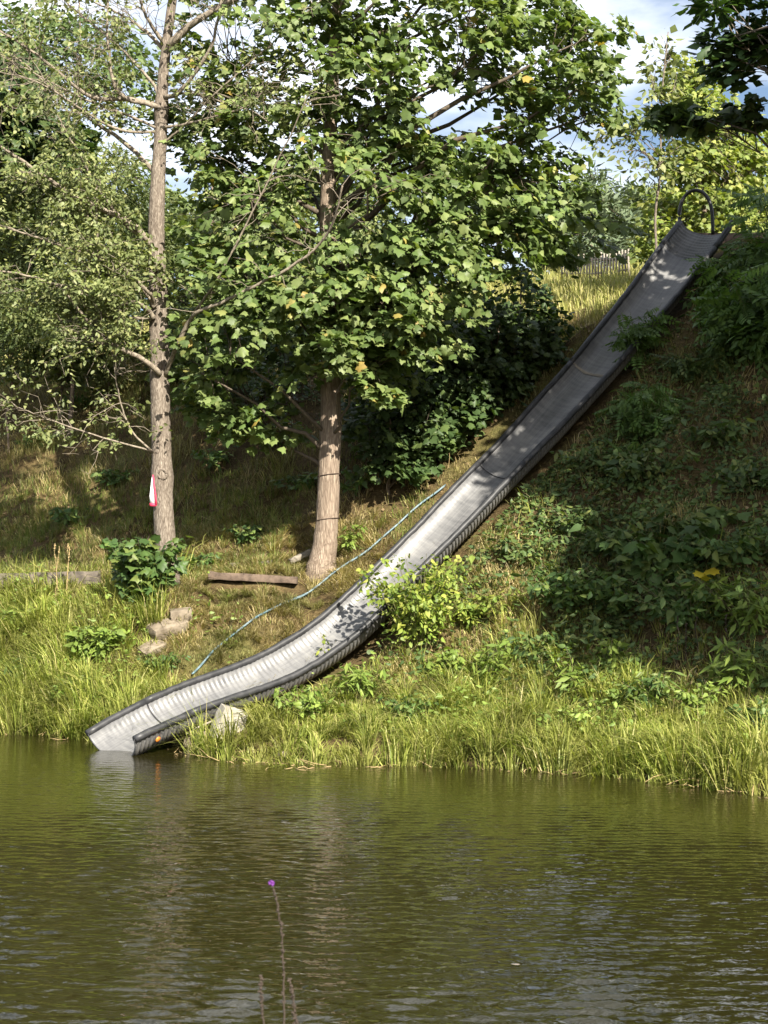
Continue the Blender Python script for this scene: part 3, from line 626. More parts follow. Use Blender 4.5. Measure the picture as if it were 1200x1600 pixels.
def bare_tree():
    rng = np.random.default_rng(21); Y = 25.0; px = Y / FPX
    tl = [(264, 915, 21), (261, 880, 19), (255, 800, 17.5), (252, 700, 17), (250, 600, 17), (249, 520, 17), (248, 470, 16), (245, 400, 15), (244, 350, 14.8), (246, 300, 14), (248, 260, 13), (251, 215, 12.5), (252, 170, 13), (255, 120, 10.5), (260, 70, 10), (268, 10, 9), (280, -80, 7.5), (290, -200, 5), (296, -330, 2)]
    base = P(264, 915, Y); base[2] = float(ground(base[0], base[1])) - .05
    root = thing('slender_tree', 'slender fissured trunk with bare pale branches and sparse small leaves, left of the maple', 'tree', base)
    p = np.array(tl, float); k = np.linspace(0, len(p) - 1, 150); kk = np.arange(len(p))
    pts = np.array([P(a, b, Y) for a, b in zip(np.interp(k, kk, p[:, 0]), np.interp(k, kk, p[:, 1]))]); pts[0, 2] = base[2]
    for _ in range(4): pts[1:-1] = .25 * pts[:-2] + .5 * pts[1:-1] + .25 * pts[2:]
    rr = np.interp(k, kk, p[:, 2]) * px * np.interp(np.interp(k, kk, p[:, 1]), [100, 450], [.78, .9]); rr = rr + .025 * np.exp(-((np.interp(k, kk, p[:, 1]) - 745) / 18) ** 2) + .02 * np.exp(-((np.interp(k, kk, p[:, 1]) - 170) / 12) ** 2)
    mb = MB(); mb.tube(pts, rr, 22, wob=.03, rng=rng); mb.build('trunk', M['bark'], root, True)
    # a healed knot on the side facing the water
    kn = P(254, 742, Y) + np.array([0.03, -.17, 0]); mb = MB()
    a = np.linspace(0, 2 * np.pi, 17); mb.tube(np.stack([kn[0] + .075 * np.cos(a), np.full(17, kn[1]) - .02, kn[2] + .085 * np.sin(a)], -1), .028, 7, wob=.15, rng=rng); mb.build('knot', M['bark'], root, True)
    br = [  # pixel line, start/end distance, start/end radius (px), leafy?
        ([(246, 168), (225, 160), (205, 158), (190, 150), (178, 135), (172, 105), (168, 60), (168, -10), (170, -70)], 24.9, 24.2, 6, 2, .5),
        ([(240, 163), (200, 153), (150, 155), (125, 142), (90, 112), (50, 80), (0, 48), (-40, 20)], 24.9, 23.6, 6, 2, .6),
        ([(250, 156), (240, 130), (205, 92), (160, 50), (120, 18), (80, -20)], 24.9, 25.6, 4, 1.5, .5),
        ([(243, 200), (205, 182), (165, 168), (120, 150), (60, 118), (-10, 80)], 24.9, 24.3, 3.5, 1.2, .5),
        ([(242, 206), (190, 206), (150, 186), (120, 166), (85, 142), (45, 122), (-20, 108)], 24.8, 23.8, 3.5, 1.2, .5),
        ([(240, 268), (205, 230), (150, 192), (110, 160), (84, 142), (40, 100), (0, 75)], 25.0, 26.0, 5.5, 2, .7),
        ([(238, 385), (215, 357), (185, 337), (155, 325), (120, 310), (85, 286), (50, 262), (0, 227), (-30, 205)], 24.9, 23.2, 8, 2.5, 1),
        ([(238, 380), (206, 360), (190, 345), (170, 318), (150, 290), (118, 230), (90, 180)], 24.9, 24.0, 5, 1.5, .8),
        ([(242, 480), (232, 462), (216, 442), (205, 431), (185, 437)], 24.85, 24.4, 6, 3, .2),
        ([(242, 478), (238, 462), (222, 447), (195, 420), (150, 400), (60, 372), (0, 352)], 24.85, 23.6, 5, 2, 1),
        ([(240, 498), (230, 482), (218, 474), (195, 473), (165, 476), (110, 450), (40, 430), (-20, 420)], 24.8, 23.7, 6, 2, 1),
        ([(240, 500), (200, 495), (160, 500), (90, 470), (20, 450)], 24.9, 24.9, 3.5, 1.5, 1),
        ([(250, 585), (226, 562), (190, 546), (160, 530), (140, 506), (124, 484), (100, 452)], 24.8, 23.9, 6.5, 3, .5),
        ([(258, 588), (272, 552), (294, 503), (306, 488), (342, 476), (400, 446), (470, 410), (512, 368), (526, 332), (535, 290)], 24.9, 22.6, 5.5, 2.2, .15),
        ([(300, 492), (330, 455), (370, 380), (420, 280), (455, 210), (480, 150)], 24.6, 22.9, 3, 1.2, .15),
        ([(258, 152), (275, 150), (300, 122), (330, 78), (345, 10), (350, -50)], 24.9, 24.0, 5.5, 2.5, .4),
        ([(270, 148), (300, 145), (350, 160), (395, 172), (430, 200)], 24.9, 24.0, 3, 1, .4),
        ([(262, 78), (272, 62), (300, 36), (345, 10), (400, -18), (470, -40)], 25.0, 24.4, 10, 5, .3),
        ([(252, 200), (300, 192), (350, 178), (395, 165), (420, 130)], 24.9, 23.9, 3.5, 1.2, .3),
        ([(256, 78), (235, 55), (210, 35), (180, 18), (140, 0)], 25.0, 25.3, 5, 2, .4),
        ([(258, 70), (240, 45), (225, 20), (212, -20)], 25.0, 24.5, 5, 2, .3),
        ([(240, 708), (205, 676), (190, 640), (182, 600), (178, 570)], 24.8, 24.2, 2.6, 1, .1),
        ([(238, 705), (180, 690), (110, 668), (60, 650), (25, 635)], 24.8, 23.8, 2.2, 1, .3),
        ([(150, 290), (152, 380), (158, 470), (160, 540)], 24.2, 23.9, 2.2, 1, .5),
        ([(245, 230), (280, 205), (330, 150), (400, 90), (490, 10)], 25.0, 24.0, 3, 1, .3),
    ]
    mb = MB(); tw = MB(); ends = []; lw = []
    for ln, y0, y1, r0, r1, lf in br:
        q = px_tube(mb, ln, y0, y1, r0 * px * .72, r1 * px * .6, 8, rng)
        n = len(q); nt = int(9 + 14 * (.35 + lf))
        for _ in range(nt):
            a = q[rng.integers(int(n * .3), n)]
            dr = norm(rng.normal(size=3) * np.array([1, .8, .7]) + np.array([-.5 if a[0] < -3 else .4, -.25, .25])); L = rng.uniform(.3, 1.05)
            e = a + dr * L; c = curve_pts(a, e, 5, .08, rng, .05); tw.tube(c, np.linspace(.008, .003, 5), 4, cap=False, rng=rng)
            for _ in range(3):
                b0 = c[rng.integers(1, 5)]; e2 = b0 + norm(dr + rng.normal(size=3) * .7) * rng.uniform(.15, .45)
                tw.tube(curve_pts(b0, e2, 3, .03, rng, .05), np.linspace(.005, .0022, 3), 3, cap=False, rng=rng); ends.append(e2); lw.append(lf)
            ends.append(e); lw.append(lf)
    lb_ = mb.build('limbs', M['twig'], root, True); tw.build('twigs', M['twig'], root, True).parent = lb_
    ends = np.array(ends); lw = np.array(lw)
    u, v, d = in_frame(ends); lw = lw * np.clip(.25 + (v - 100) / 250, .3, 1.1)
    cen = ends[rng.uniform(size=len(ends)) < lw * 1.1]
    o = np.tile([[-.4, -.6, 0]], (len(cen), 1))
    pos, R, s = sprays(rng, cen, o, 19, .22, .085, flat=.07, jit=.7, droop=.5, svar=.3)
    put_leaves(root, 'slender_tree', OVATE, pos, R, s, M['alder'], 0)
    return root
bare_tree()

# the white and red ribbon tied to the slender trunk
def ribbon():
    b = P(240, 742, 24.78); root = thing('ribbon', 'white and red ribbon tag hanging on the slender trunk', 'ribbon', b)
    def strip(name, pts, w, mat):
        V = []; 
        for k, (u, v, y) in enumerate(pts):
            c = P(u, v, y); V += [c + [-w[k], 0, 0], c + [w[k], 0.01, 0], c + [w[k], .018, 0], c + [-w[k], .008, 0]]
        Q = []
        for k in range(len(pts) - 1):
            for e in range(4): Q.append((k * 4 + e, k * 4 + (e + 1) % 4, k * 4 + 4 + (e + 1) % 4, k * 4 + 4 + e))
        n = len(pts) * 4 - 4; Q += [(3, 2, 1, 0), (n, n + 1, n + 2, n + 3)]
        MB().add(V, Q).build(name, mat, root)
    strip('white_band', [(238, 745, 24.80), (238, 760, 24.78), (237, 775, 24.76), (238, 787, 24.77)], [.008, .03, .038, .04], M['white'])
    strip('red_band', [(239, 742, 24.78), (241, 760, 24.75), (243, 775, 24.74), (244, 790, 24.75)], [.012, .012, .014, .018], M['red'])
    strip('red_hem', [(239, 786, 24.75), (239, 791, 24.74)], [.06, .055], M['red'])
ribbon()

MAPLE_HOLES = [(515, 315, 30), (512, 255, 30), (518, 190, 24), (620, 330, 26), (690, 420, 24), (430, 350, 24), (560, 400, 22), (400, 520, 24), (770, 120, 24), (610, 250, 20), (430, 245, 18), (690, 172, 42), (275, 290, 26), (775, 175, 30), (290, 235, 16), (215, 250, 40), (470, 80, 14), (380, 30, 14)]
def main_maple():
    rng = np.random.default_rng(5)
    ells = [(690, 60, 25.6, 290, 170, 2.6), (430, 60, 25.8, 150, 170, 2.2), (560, 310, 25.4, 260, 150, 2.6), (470, 500, 25.0, 190, 120, 2.2), (640, 470, 25.2, 120, 100, 2.0),
            (860, 110, 25.2, 130, 120, 1.8), (870, 330, 25.2, 105, 70, 1.5), (790, 200, 25.5, 130, 90, 2), (360, 600, 25.2, 70, 50, 1.6), (600, -160, 25.8, 330, 140, 3), (500, 480, 23.9, 150, 100, .7), (630, 420, 24, 140, 110, .8), (370, 440, 24.6, 110, 110, 1), (360, 230, 25.4, 100, 120, 1.2), (740, 330, 24.6, 150, 100, 1.2), (370, 610, 26.2, 110, 60, 1.2), (390, 645, 25.6, 110, 45, 1.0), (310, 560, 25.8, 70, 70, 1.0), (580, 560, 25.8, 80, 50, 1.0), (640, 200, 25, 120, 60, 1.2), (740, 240, 25.2, 120, 45, 1.2), (680, 80, 25.2, 140, 60, 1.2), (560, 585, 24.4, 70, 32, .7), (340, 330, 26, 80, 90, 1.5), (330, 150, 26, 70, 120, 1.6)]
    cen = drop(fill(rng, ells, 1180, .35), MAPLE_HOLES)
    b = P(501, 905, 25.1); b[2] = float(ground(b[0], b[1])) - .35
    tl = [(501, 905, 34), (502, 890, 29), (505, 872, 23.5), (511, 820, 20), (514, 740, 19.5), (517, 660, 19), (516, 560, 17), (513, 450, 16), (511, 350, 14.5), (514, 250, 13), (519, 150, 11), (524, 50, 9.5), (530, -60, 7), (538, -200, 3)]
    tr = [P(u, v, 25.1 + .0004 * max(0, 600 - v)) for u, v, r in tl]; tr[0] = b
    px = 25.1 / FPX
    root = tree('maple_tree', 'large green maple on the bank, its pinkish trunk standing beside the slide', tr, [r * px * .87 for u, v, r in tl], cen, MAPLE, .142, 31, .42, M['maple'], M['maple_bark'], K=56, n_ind=300, seed=5, seg=24, jit=.4, upw=.9, sunb=.6, flat=.06)
    for v0 in (743, 812):                      # rusty wire bands round the trunk
        c = P(514 if v0 < 780 else 511.5, v0, 25.1); a = np.linspace(0, 2 * np.pi, 25); r = (18.2 if v0 < 780 else 18.6) * px
        mb = MB(); mb.tube(np.stack([c[0] + r * np.cos(a), c[1] + r * np.sin(a), c[2] + .03 * np.sin(a * 1.0 + 2)], -1), .007, 5); mb.build('wire_band', M['wire'], root, True)
main_maple()

def simple_tree(name, label, u, vb, Y, ells, n, leaf, size, per, srad, mat, seed, r0=.16, lean=0, n_ind=0, K=14, group=None, bark=None, top=None, **kw):
    rng = np.random.default_rng(seed); cen = fill(rng, ells, n, kw.pop('shell', .5))
    if 'holes' in kw: cen = drop(cen, kw.pop('holes'))
    b = P(u, vb, Y); b[2] = float(ground(b[0], b[1])) - .1
    tz = (cen[:, 2].max() - .3) if top is None else P(u, top, Y)[2]
    tz = max(tz, b[2] + 1.0)
    k = np.linspace(0, 1, 7)[:, None]; tr = b * (1 - k) + np.array([b[0] + lean, b[1], tz]) * k
    tr[1:-1, :2] += rng.normal(size=(5, 2)) * .05
    return tree(name, label, tr, np.linspace(r0, .015, 7), cen, leaf, size, per, srad, mat, bark or M['maple_bark'], K=K, n_ind=n_ind, seed=seed, group=group, seg=10, **kw)

# leafy trees standing behind on the left
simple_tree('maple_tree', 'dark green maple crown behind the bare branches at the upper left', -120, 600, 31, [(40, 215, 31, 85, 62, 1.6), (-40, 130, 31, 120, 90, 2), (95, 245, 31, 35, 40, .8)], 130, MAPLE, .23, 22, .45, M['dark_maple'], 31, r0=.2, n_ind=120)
simple_tree('willow_tree', 'pale grey-green leafy tree filling the space left of the slender trunk', 110, 560, 34, [(110, 400, 34, 150, 130, 2.4), (20, 330, 34, 90, 140, 2.2), (200, 330, 34.5, 60, 100, 1.6), (90, 480, 32.5, 130, 60, 1.2), (60, 250, 34, 120, 70, 1.5)], 640, NARROW, .19, 44, .50, M['willow'], 32, r0=.06, jit=.7)
simple_tree('willow_tree', 'yellowish leafy tree at the left edge above the dry slope', -30, 560, 38, [(-20, 400, 38, 90, 130, 2.2), (-20, 260, 38, 80, 90, 2), (10, 480, 37, 90, 60, 1.5)], 260, NARROW, .21, 40, .55, M['yellow'], 33, r0=.08, jit=.7)
simple_tree('leafy_tree', 'tall small-leaved tree behind the bare twigs at the top left corner', 120, 520, 42, [(110, 80, 42, 130, 70, 2.5), (30, 60, 42, 110, 60, 2.5), (200, 130, 42, 50, 70, 1.5)], 190, DIAMOND, .19, 26, .6, M['wood'], 34, r0=.09, jit=.6)
simple_tree('leafy_tree', 'mid green tree between the slender trunk and the maple, behind both', 330, 600, 36, [(330, 420, 36, 110, 120, 2), (300, 520, 35, 70, 50, 1.3), (400, 330, 37, 90, 70, 1.6), (440, 480, 36, 120, 80, 1.6)], 380, DIAMOND, .17, 30, .5, M['willow'], 35, r0=.18, jit=.6)
# understory saplings in the shade behind the slide
for k, (u, v, Y, h, wd, txt) in enumerate([(640, 715, 27.2, 150, 60, 'shaded maple sapling nearest the big maple trunk'), (700, 690, 27.6, 190, 60, 'tall shaded maple sapling behind the middle of the slide'), (760, 655, 28.2, 200, 60, 'dark sapling thicket stem behind the slide under the maple crown'),
                                          (815, 610, 28.8, 190, 55, 'thin dark sapling behind the upper slide'), (845, 580, 29.0, 110, 40, 'sapling beside the sunlit meadow gap behind the slide'), (590, 700, 28.5, 130, 60, 'low shaded sapling right behind the big maple trunk'), (610, 745, 26.6, 120, 50, 'shaded sapling between the maple trunk and the hose'), (665, 712, 26.9, 130, 45, 'shaded sapling where the hose meets the slide'), (720, 668, 27.2, 140, 45, 'shaded sapling close behind the far rim, mid slide'), (780, 612, 27.8, 140, 45, 'shaded sapling close behind the far rim, upper slide')]):
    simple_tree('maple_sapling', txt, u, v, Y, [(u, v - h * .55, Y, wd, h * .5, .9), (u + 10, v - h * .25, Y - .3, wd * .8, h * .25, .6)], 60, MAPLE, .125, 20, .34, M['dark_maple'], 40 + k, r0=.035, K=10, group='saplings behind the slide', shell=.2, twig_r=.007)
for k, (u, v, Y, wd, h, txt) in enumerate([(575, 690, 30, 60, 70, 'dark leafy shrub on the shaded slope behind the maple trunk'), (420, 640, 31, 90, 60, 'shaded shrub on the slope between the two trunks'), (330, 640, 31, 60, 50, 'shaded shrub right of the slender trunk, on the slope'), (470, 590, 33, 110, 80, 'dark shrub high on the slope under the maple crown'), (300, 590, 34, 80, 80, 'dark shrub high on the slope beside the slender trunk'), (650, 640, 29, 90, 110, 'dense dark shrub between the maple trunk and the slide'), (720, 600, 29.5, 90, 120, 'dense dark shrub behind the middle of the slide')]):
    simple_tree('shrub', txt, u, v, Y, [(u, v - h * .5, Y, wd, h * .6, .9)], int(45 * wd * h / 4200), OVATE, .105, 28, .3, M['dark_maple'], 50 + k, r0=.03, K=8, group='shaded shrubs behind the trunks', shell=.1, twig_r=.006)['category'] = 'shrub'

for k, (u, v, Y, wd, h, mt, txt) in enumerate([(15, 590, 34, 60, 90, 'willow', 'pale shrub at the top of the dry slope, left edge'), (95, 590, 34.5, 60, 80, 'willow', 'pale shrub at the top of the dry slope below the leafy tree'), (170, 590, 35, 55, 100, 'alder', 'pale shrub at the top of the slope just left of the slender trunk'), (300, 600, 34.5, 60, 110, 'willow', 'mid green shrub at the top of the slope between the trunks'), (380, 600, 34, 60, 100, 'dark_maple', 'dark shrub at the top of the slope between the trunks'), (450, 610, 33, 60, 110, 'dark_maple', 'dark shrub at the top of the slope behind the maple trunk')]):
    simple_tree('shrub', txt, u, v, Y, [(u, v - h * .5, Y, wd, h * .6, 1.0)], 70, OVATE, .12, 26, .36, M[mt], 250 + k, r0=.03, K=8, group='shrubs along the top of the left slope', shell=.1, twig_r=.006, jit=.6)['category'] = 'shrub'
# trees beyond the meadow on the right
simple_tree('yellow_maple', 'yellow-green sunlit tree behind the top of the slide', 1100, 460, 37, [(1110, 330, 37, 110, 110, 2.2), (1090, 200, 37, 65, 110, 1.8), (1060, 390, 36.5, 70, 45, 1.2), (1170, 260, 37.5, 60, 90, 1.8), (1075, 130, 37, 45, 45, 1), (1190, 370, 37, 60, 60, 1.5)], 560, MAPLE, .135, 20, .42, M['yellow'], 61, r0=.14, jit=.5, shell=.2)
simple_tree('young_poplar', 'slim young tree with a thin pale stem and upright twigs beyond the slide top', 1018, 430, 33, [(1035, 130, 33, 32, 95, .5), (1020, 230, 33, 55, 70, .7), (990, 200, 33, 50, 30, .5), (960, 225, 33, 40, 18, .4)], 80, OVATE, .16, 9, .25, M['alder'], 62, r0=.036, K=16, lean=.45, jit=.6, top=50, bark=M['bark'], shell=.1)
for k, (u, v, top, Y, wd, txt) in enumerate([(925, 430, 275, 66, 60, 'rounded pine beyond the meadow, right of the maple crown'), (985, 430, 290, 70, 50, 'pine behind the slim young tree beyond the meadow'), (870, 430, 300, 72, 55, 'pine half hidden by the maple crown beyond the meadow')]):
    simple_tree('pine_tree', txt, u, v, Y, [(u, (v + top) / 2 - 6, Y, wd, (v - top) / 2 + 6, 2.6), (u, top + 35, Y, wd * .6, 38, 1.8)], 130, NARROW, .42, 30, .75, M['pine'], 70 + k, r0=.22, K=10, group='pines beyond the meadow', jit=.9, droop=-.5, shell=.3)
for k, (u, v, top, Y, wd, mt, txt) in enumerate([
        (780, 440, 240, 75, 90, 'wood', 'woodland tree far behind the maple crown, beside the pines'), (650, 450, 215, 80, 100, 'wood', 'woodland tree far behind the middle of the maple crown'), (520, 460, 230, 78, 95, 'willow', 'paler woodland tree far behind the big maple trunk'),
        (390, 480, 270, 74, 90, 'wood', 'woodland tree far behind, between the two trunks'), (250, 500, 290, 72, 90, 'willow', 'pale woodland tree far behind the slender trunk'), (110, 520, 300, 70, 90, 'wood', 'woodland tree far behind the pale leafy tree'), (-10, 520, 280, 68, 80, 'wood', 'woodland tree far behind at the left edge'),
        (1050, 440, 290, 74, 70, 'wood', 'woodland tree far behind the yellow-green tree'), (1150, 440, 280, 70, 80, 'willow', 'pale woodland tree far behind the top right slope')]):
    simple_tree('woodland_tree', txt, u, v, Y, [(u, (v + top) / 2 + 40, Y, wd, (v - top) / 2 + 40, 3.2), (u, top + 50, Y, wd * .7, 50, 2.5)], 230, DIAMOND, .34, 30, .95, M[mt], 80 + k, r0=.3, K=0, group='woodland trees beyond the meadow', jit=.7, shell=.4)

# oak on the bank outside the right edge; its outer boughs hang into view and its crown shades the slope
def oak():
    rng = np.random.default_rng(91)
    b = np.array([10.3, 17.2, 0.0]); b[2] = float(ground(b[0], b[1])) - .1
    el = [((8.7, 17.0, 11.7), (2.5, 2.9, 2.4)), ((8.5, 19.8, 12.6), (2.0, 2.2, 2.0)), ((11.4, 18.8, 12.6), (2.9, 3.0, 2.6)), ((10.6, 13.4, 11.4), (2.7, 2.7, 2.3))]
    c = []
    for cc, r in el:
        d = norm(rng.normal(size=(190, 3))); c.append(np.array(cc) + d * np.array(r) * (rng.uniform(.2, 1, (190, 1)) ** (1 / 3)))
    c = np.concatenate(c)
    vis = np.concatenate([fill(rng, [(1160, 105, 21.5, 38, 32, .5), (1195, 60, 21.5, 30, 50, .7), (1205, 120, 21.5, 25, 20, .5)], 15), fill(rng, [(1140, 0, 21, 45, 10, .5)], 5), fill(rng, [(1118, 62, 21.3, 18, 8, .2)], 3)])
    c = np.concatenate([c, vis])
    k = np.linspace(0, 1, 8)[:, None]; tr = b * (1 - k) + np.array([10.9, 17.6, 14.0]) * k
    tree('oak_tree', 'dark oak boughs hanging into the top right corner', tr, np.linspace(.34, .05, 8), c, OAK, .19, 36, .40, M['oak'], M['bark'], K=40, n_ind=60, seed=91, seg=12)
oak()
def overhang():
    rng = np.random.default_rng(95)
    cen = np.concatenate([fill(rng, [(1165, 174, 22.5, 40, 8, .3)], 5), fill(rng, [(1052, 182, 22.3, 30, 7, .2)], 5), fill(rng, [(1105, 185, 22.4, 40, 5, .2)], 4), fill(rng, [(1300, 150, 22.6, 70, 50, 1)], 24)])
    for cc, r in (((8.9, 22.2, 13.2), (2.2, 2.9, 2.3)), ((12.0, 22.2, 13.6), (2.6, 2.6, 2.4)), ((10.1, 25.2, 13.6), (2.1, 2.2, 2.0))):
        d = norm(rng.normal(size=(260, 3))); cen = np.concatenate([cen, np.array(cc) + d * np.array(r) * (rng.uniform(.2, 1, (260, 1)) ** (1 / 3))])
    b = np.array([9.4, 22.9, 0]); b[2] = float(ground(b[0], b[1])) - .1
    k = np.linspace(0, 1, 7)[:, None]; tr = b * (1 - k) + np.array([9.0, 22.7, 12.2]) * k
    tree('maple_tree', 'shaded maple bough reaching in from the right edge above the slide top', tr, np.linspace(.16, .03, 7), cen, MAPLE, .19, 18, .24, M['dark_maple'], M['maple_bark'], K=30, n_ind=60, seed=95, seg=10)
overhang()
def lime():
    rng = np.random.default_rng(97); c = []
    for cc, r in (((11.2, 10.2, 11.4), (2.8, 2.8, 2.5)), ((13.6, 10.0, 11.2), (2.9, 2.9, 2.6)), ((13.8, 13.0, 12.5), (2.8, 2.8, 2.6))):
        d = norm(rng.normal(size=(150, 3))); c.append(np.array(cc) + d * np.array(r) * (rng.uniform(.2, 1, (150, 1)) ** (1 / 3)))
    c = np.concatenate(c); b = np.array([13.2, 12.9, 0.]); b[2] = float(ground(b[0], b[1])) - .1
    k = np.linspace(0, 1, 8)[:, None]; tr = b * (1 - k) + np.array([12.9, 11.6, 13.6]) * k
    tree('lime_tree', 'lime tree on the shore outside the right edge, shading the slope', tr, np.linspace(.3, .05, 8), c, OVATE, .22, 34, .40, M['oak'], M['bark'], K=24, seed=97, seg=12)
lime()

simple_tree('ash_shrub', 'shaded feathery shrub at the right edge beside the timber platform', 1215, 520, 27.5, [(1190, 430, 27.5, 40, 60, .8), (1195, 340, 27.8, 22, 45, .6), (1150, 470, 27.3, 45, 30, .6), (1185, 530, 27, 50, 45, .7)], 120, PINNATE, .40, 8, .3, M['fern'], 98, r0=.05, K=16, shell=.1, twig_r=.007)['category'] = 'shrub'
# ------------------------------------------------------------------ shrubs, ferns, herbs
def stem_plant(name, label, base, cat, n_stem, h, spread, leaf, size, mat, per_stem, seed, stem_mat=None, n_ind=0, group=None, r=.007, lean=(0, 0), jit=.45, wide=.12, low=.15, droop=.3, upw=1.0):
    rng = np.random.default_rng(seed); base = np.asarray(base, float)
    root = thing(name, label, cat, base, group); mb = MB(); pos = []; nr = []; tip = []
    for q in range(n_stem):
        a = rng.uniform(0, 6.28); d = np.array([math.cos(a), math.sin(a)]) * spread * math.sqrt(rng.uniform(.02, 1)) + np.array(lean)
        hh = h * rng.uniform(.55, 1.08); k = np.linspace(0, 1, 6)
        b0 = base + np.array([*(d * .18), 0]); b0[2] = min(base[2], float(ground(b0[0], b0[1]))) - .02
        p = np.stack([b0[0] + d[0] * k ** 1.6, b0[1] + d[1] * k ** 1.6, b0[2] + hh * (k - .18 * k ** 3 * spread / max(h, .1))], -1); p[1:] += rng.normal(size=(5, 3)) * .015
        mb.tube(p, np.linspace(r, r * .35, 6), 4, cap=False, rng=rng)
        m = rng.poisson(per_stem) + 2; kk = rng.uniform(low, 1, m) ** .8
        q_ = np.stack([np.interp(kk, k, p[:, c]) for c in range(3)], -1)
        th = rng.uniform(0, 6.28, m); o = np.stack([np.cos(th), np.sin(th), np.zeros(m)], -1)
        pos.append(q_ + o * (wide * rng.uniform(.1, 1, m) * (1.15 - .6 * kk))[:, None]); nr.append(np.array([0, 0, upw]) + o * .35 + rng.normal(size=(m, 3)) * jit + .25 * sun_dir); tip.append(o + rng.normal(size=(m, 3)) * .25 - np.array([0, 0, droop]))
    mb.build('stems', stem_mat or M['stem'], root, True)
    pos, nr, tip = map(np.concatenate, (pos, nr, tip))
    s = size * np.clip(rng.normal(1, .28, len(pos)), .45, 1.6)
    put_leaves(root, name, leaf, pos, frames(nr, tip), s, mat, n_ind, 'foliage')
    return root
def on(u, v): return hit(u, v)

stem_plant('hazel_bush', 'bright yellow-green bush growing beside the near wall of the slide', on(655, 1010), 'bush', 58, 1.62, 1.0, OVATE, .105, M['bush'], 27, 101, n_ind=260, wide=.26, jit=.55)
stem_plant('hazel_bush', 'small yellow-green bush below and right of the bright bush', on(735, 985), 'bush', 14, .62, .40, OVATE, .11, M['bush'], 18, 102, n_ind=40, wide=.16)
stem_plant('bramble_bush', 'dark green bramble tangle at the foot of the slender tree', on(222, 955), 'bush', 50, 1.35, .62, MAPLE, .14, M['bramble'], 26, 103, M['dark_twig'], n_ind=160, wide=.2)
stem_plant('nettle_clump', 'bright green nettle clump on the left bank below the bramble', on(148, 1030), 'plant', 46, .62, .42, OVATE, .13, M['nettle'], 18, 104, n_ind=60, wide=.1)
stem_plant('seedling', 'little leafy seedling leaning over the near rim halfway down the slide', on(512, 1050), 'plant', 3, .75, .12, OVATE, .085, M['bush'], 12, 105, wide=.14)
stem_plant('seedling', 'small green shoots at the foot of the big maple trunk', on(545, 865), 'plant', 9, .6, .3, OVATE, .11, M['nettle'], 14, 106, wide=.14)
stem_plant('burdock', 'broad-leaved plant low in the bank grass near the water', on(800, 1165), 'plant', 6, .35, .3, OVATE, .24, M['nettle'], 3, 107, wide=.1, low=.5)
right_spec = [  # u, v, height, spread, leaf, size, material, stems, per, label
    (1000, 575, 1.15, .30, PINNATE, .26, 'fern', 9, 9, 'feathery sapling rising across the upper slide'), (1010, 690, 1.0, .4, PINNATE, .28, 'fern', 10, 10, 'feathery sapling on the shaded slope below the upper slide'),
    (1185, 490, .85, .5, PINNATE, .42, 'herb', 16, 12, 'feathery ash bush at the right edge below the timber platform'), (1195, 560, 1.6, .9, PINNATE, .46, 'fern', 22, 13, 'shaded feathery bush at the right edge of the slope'),
    (1128, 452, .7, .3, PINNATE, .28, 'fern', 6, 9, 'small feathery plant beside the slide top'), (935, 740, .5, .5, OVATE, .11, 'herb', 16, 14, 'low leafy herb on the slope right of the slide'),
    (1010, 760, .7, .5, OVATE, .14, 'herb', 14, 14, 'shaded leafy herb in the middle of the slope'), (1080, 850, .6, .5, MAPLE, .16, 'herb', 14, 12, 'shaded lobed herb above the yellow leaf'),
    (960, 870, .6, .6, OVATE, .13, 'herb', 18, 14, 'leafy herb left of the yellow leaf'), (1040, 900, .75, .6, MAPLE, .18, 'bramble', 18, 12, 'broad leafy plant just left of the yellow leaf'),
    (1150, 890, .7, .6, OVATE, .14, 'bramble', 18, 14, 'leafy plant right of the yellow leaf'), (880, 950, .7, .6, OVATE, .12, 'bramble', 20, 14, 'leafy clump at the sunlit edge of the slope'),
    (960, 960, .8, .6, OVATE, .12, 'bramble', 20, 14, 'leafy clump between the slope and the bank grass'), (1080, 980, .8, .6, OVATE, .13, 'bramble', 20, 14, 'leafy clump behind the dry seed stalks'),
    (1170, 990, .9, .6, NARROW, .20, 'nettle', 22, 14, 'willowherb clump at the right edge of the bank'), (820, 880, .45, .4, OVATE, .11, 'herb', 12, 12, 'low herb below the middle of the slide'),
    (1120, 700, .6, .6, OVATE, .13, 'herb', 14, 12, 'dim herb high on the right slope'), (1180, 770, .6, .6, OVATE, .13, 'herb', 14, 12, 'dim herb at the right edge of the slope'),
    (1100, 590, .6, .5, PINNATE, .26, 'herb', 10, 9, 'dim feathery plant high on the right slope'), (900, 830, .5, .5, OVATE, .11, 'herb', 14, 12, 'low herb on the slope beside dry grass'),
    (790, 960, .4, .35, OVATE, .10, 'bush', 10, 10, 'light green herb right of the bright bush')]
for k, (u, v, h, sp, lf, sz, mt, ns, per, lb) in enumerate(right_spec):
    h, sp, sz, ns = h * 1.2, sp * 1.45, sz * 1.12, int(ns * 1.7)
    stem_plant('undergrowth_plant', lb, on(u, v), 'plant', ns, h, sp, lf, sz, M[mt], per, 120 + k, n_ind=0, group='plants on the shaded slope', wide=.16)
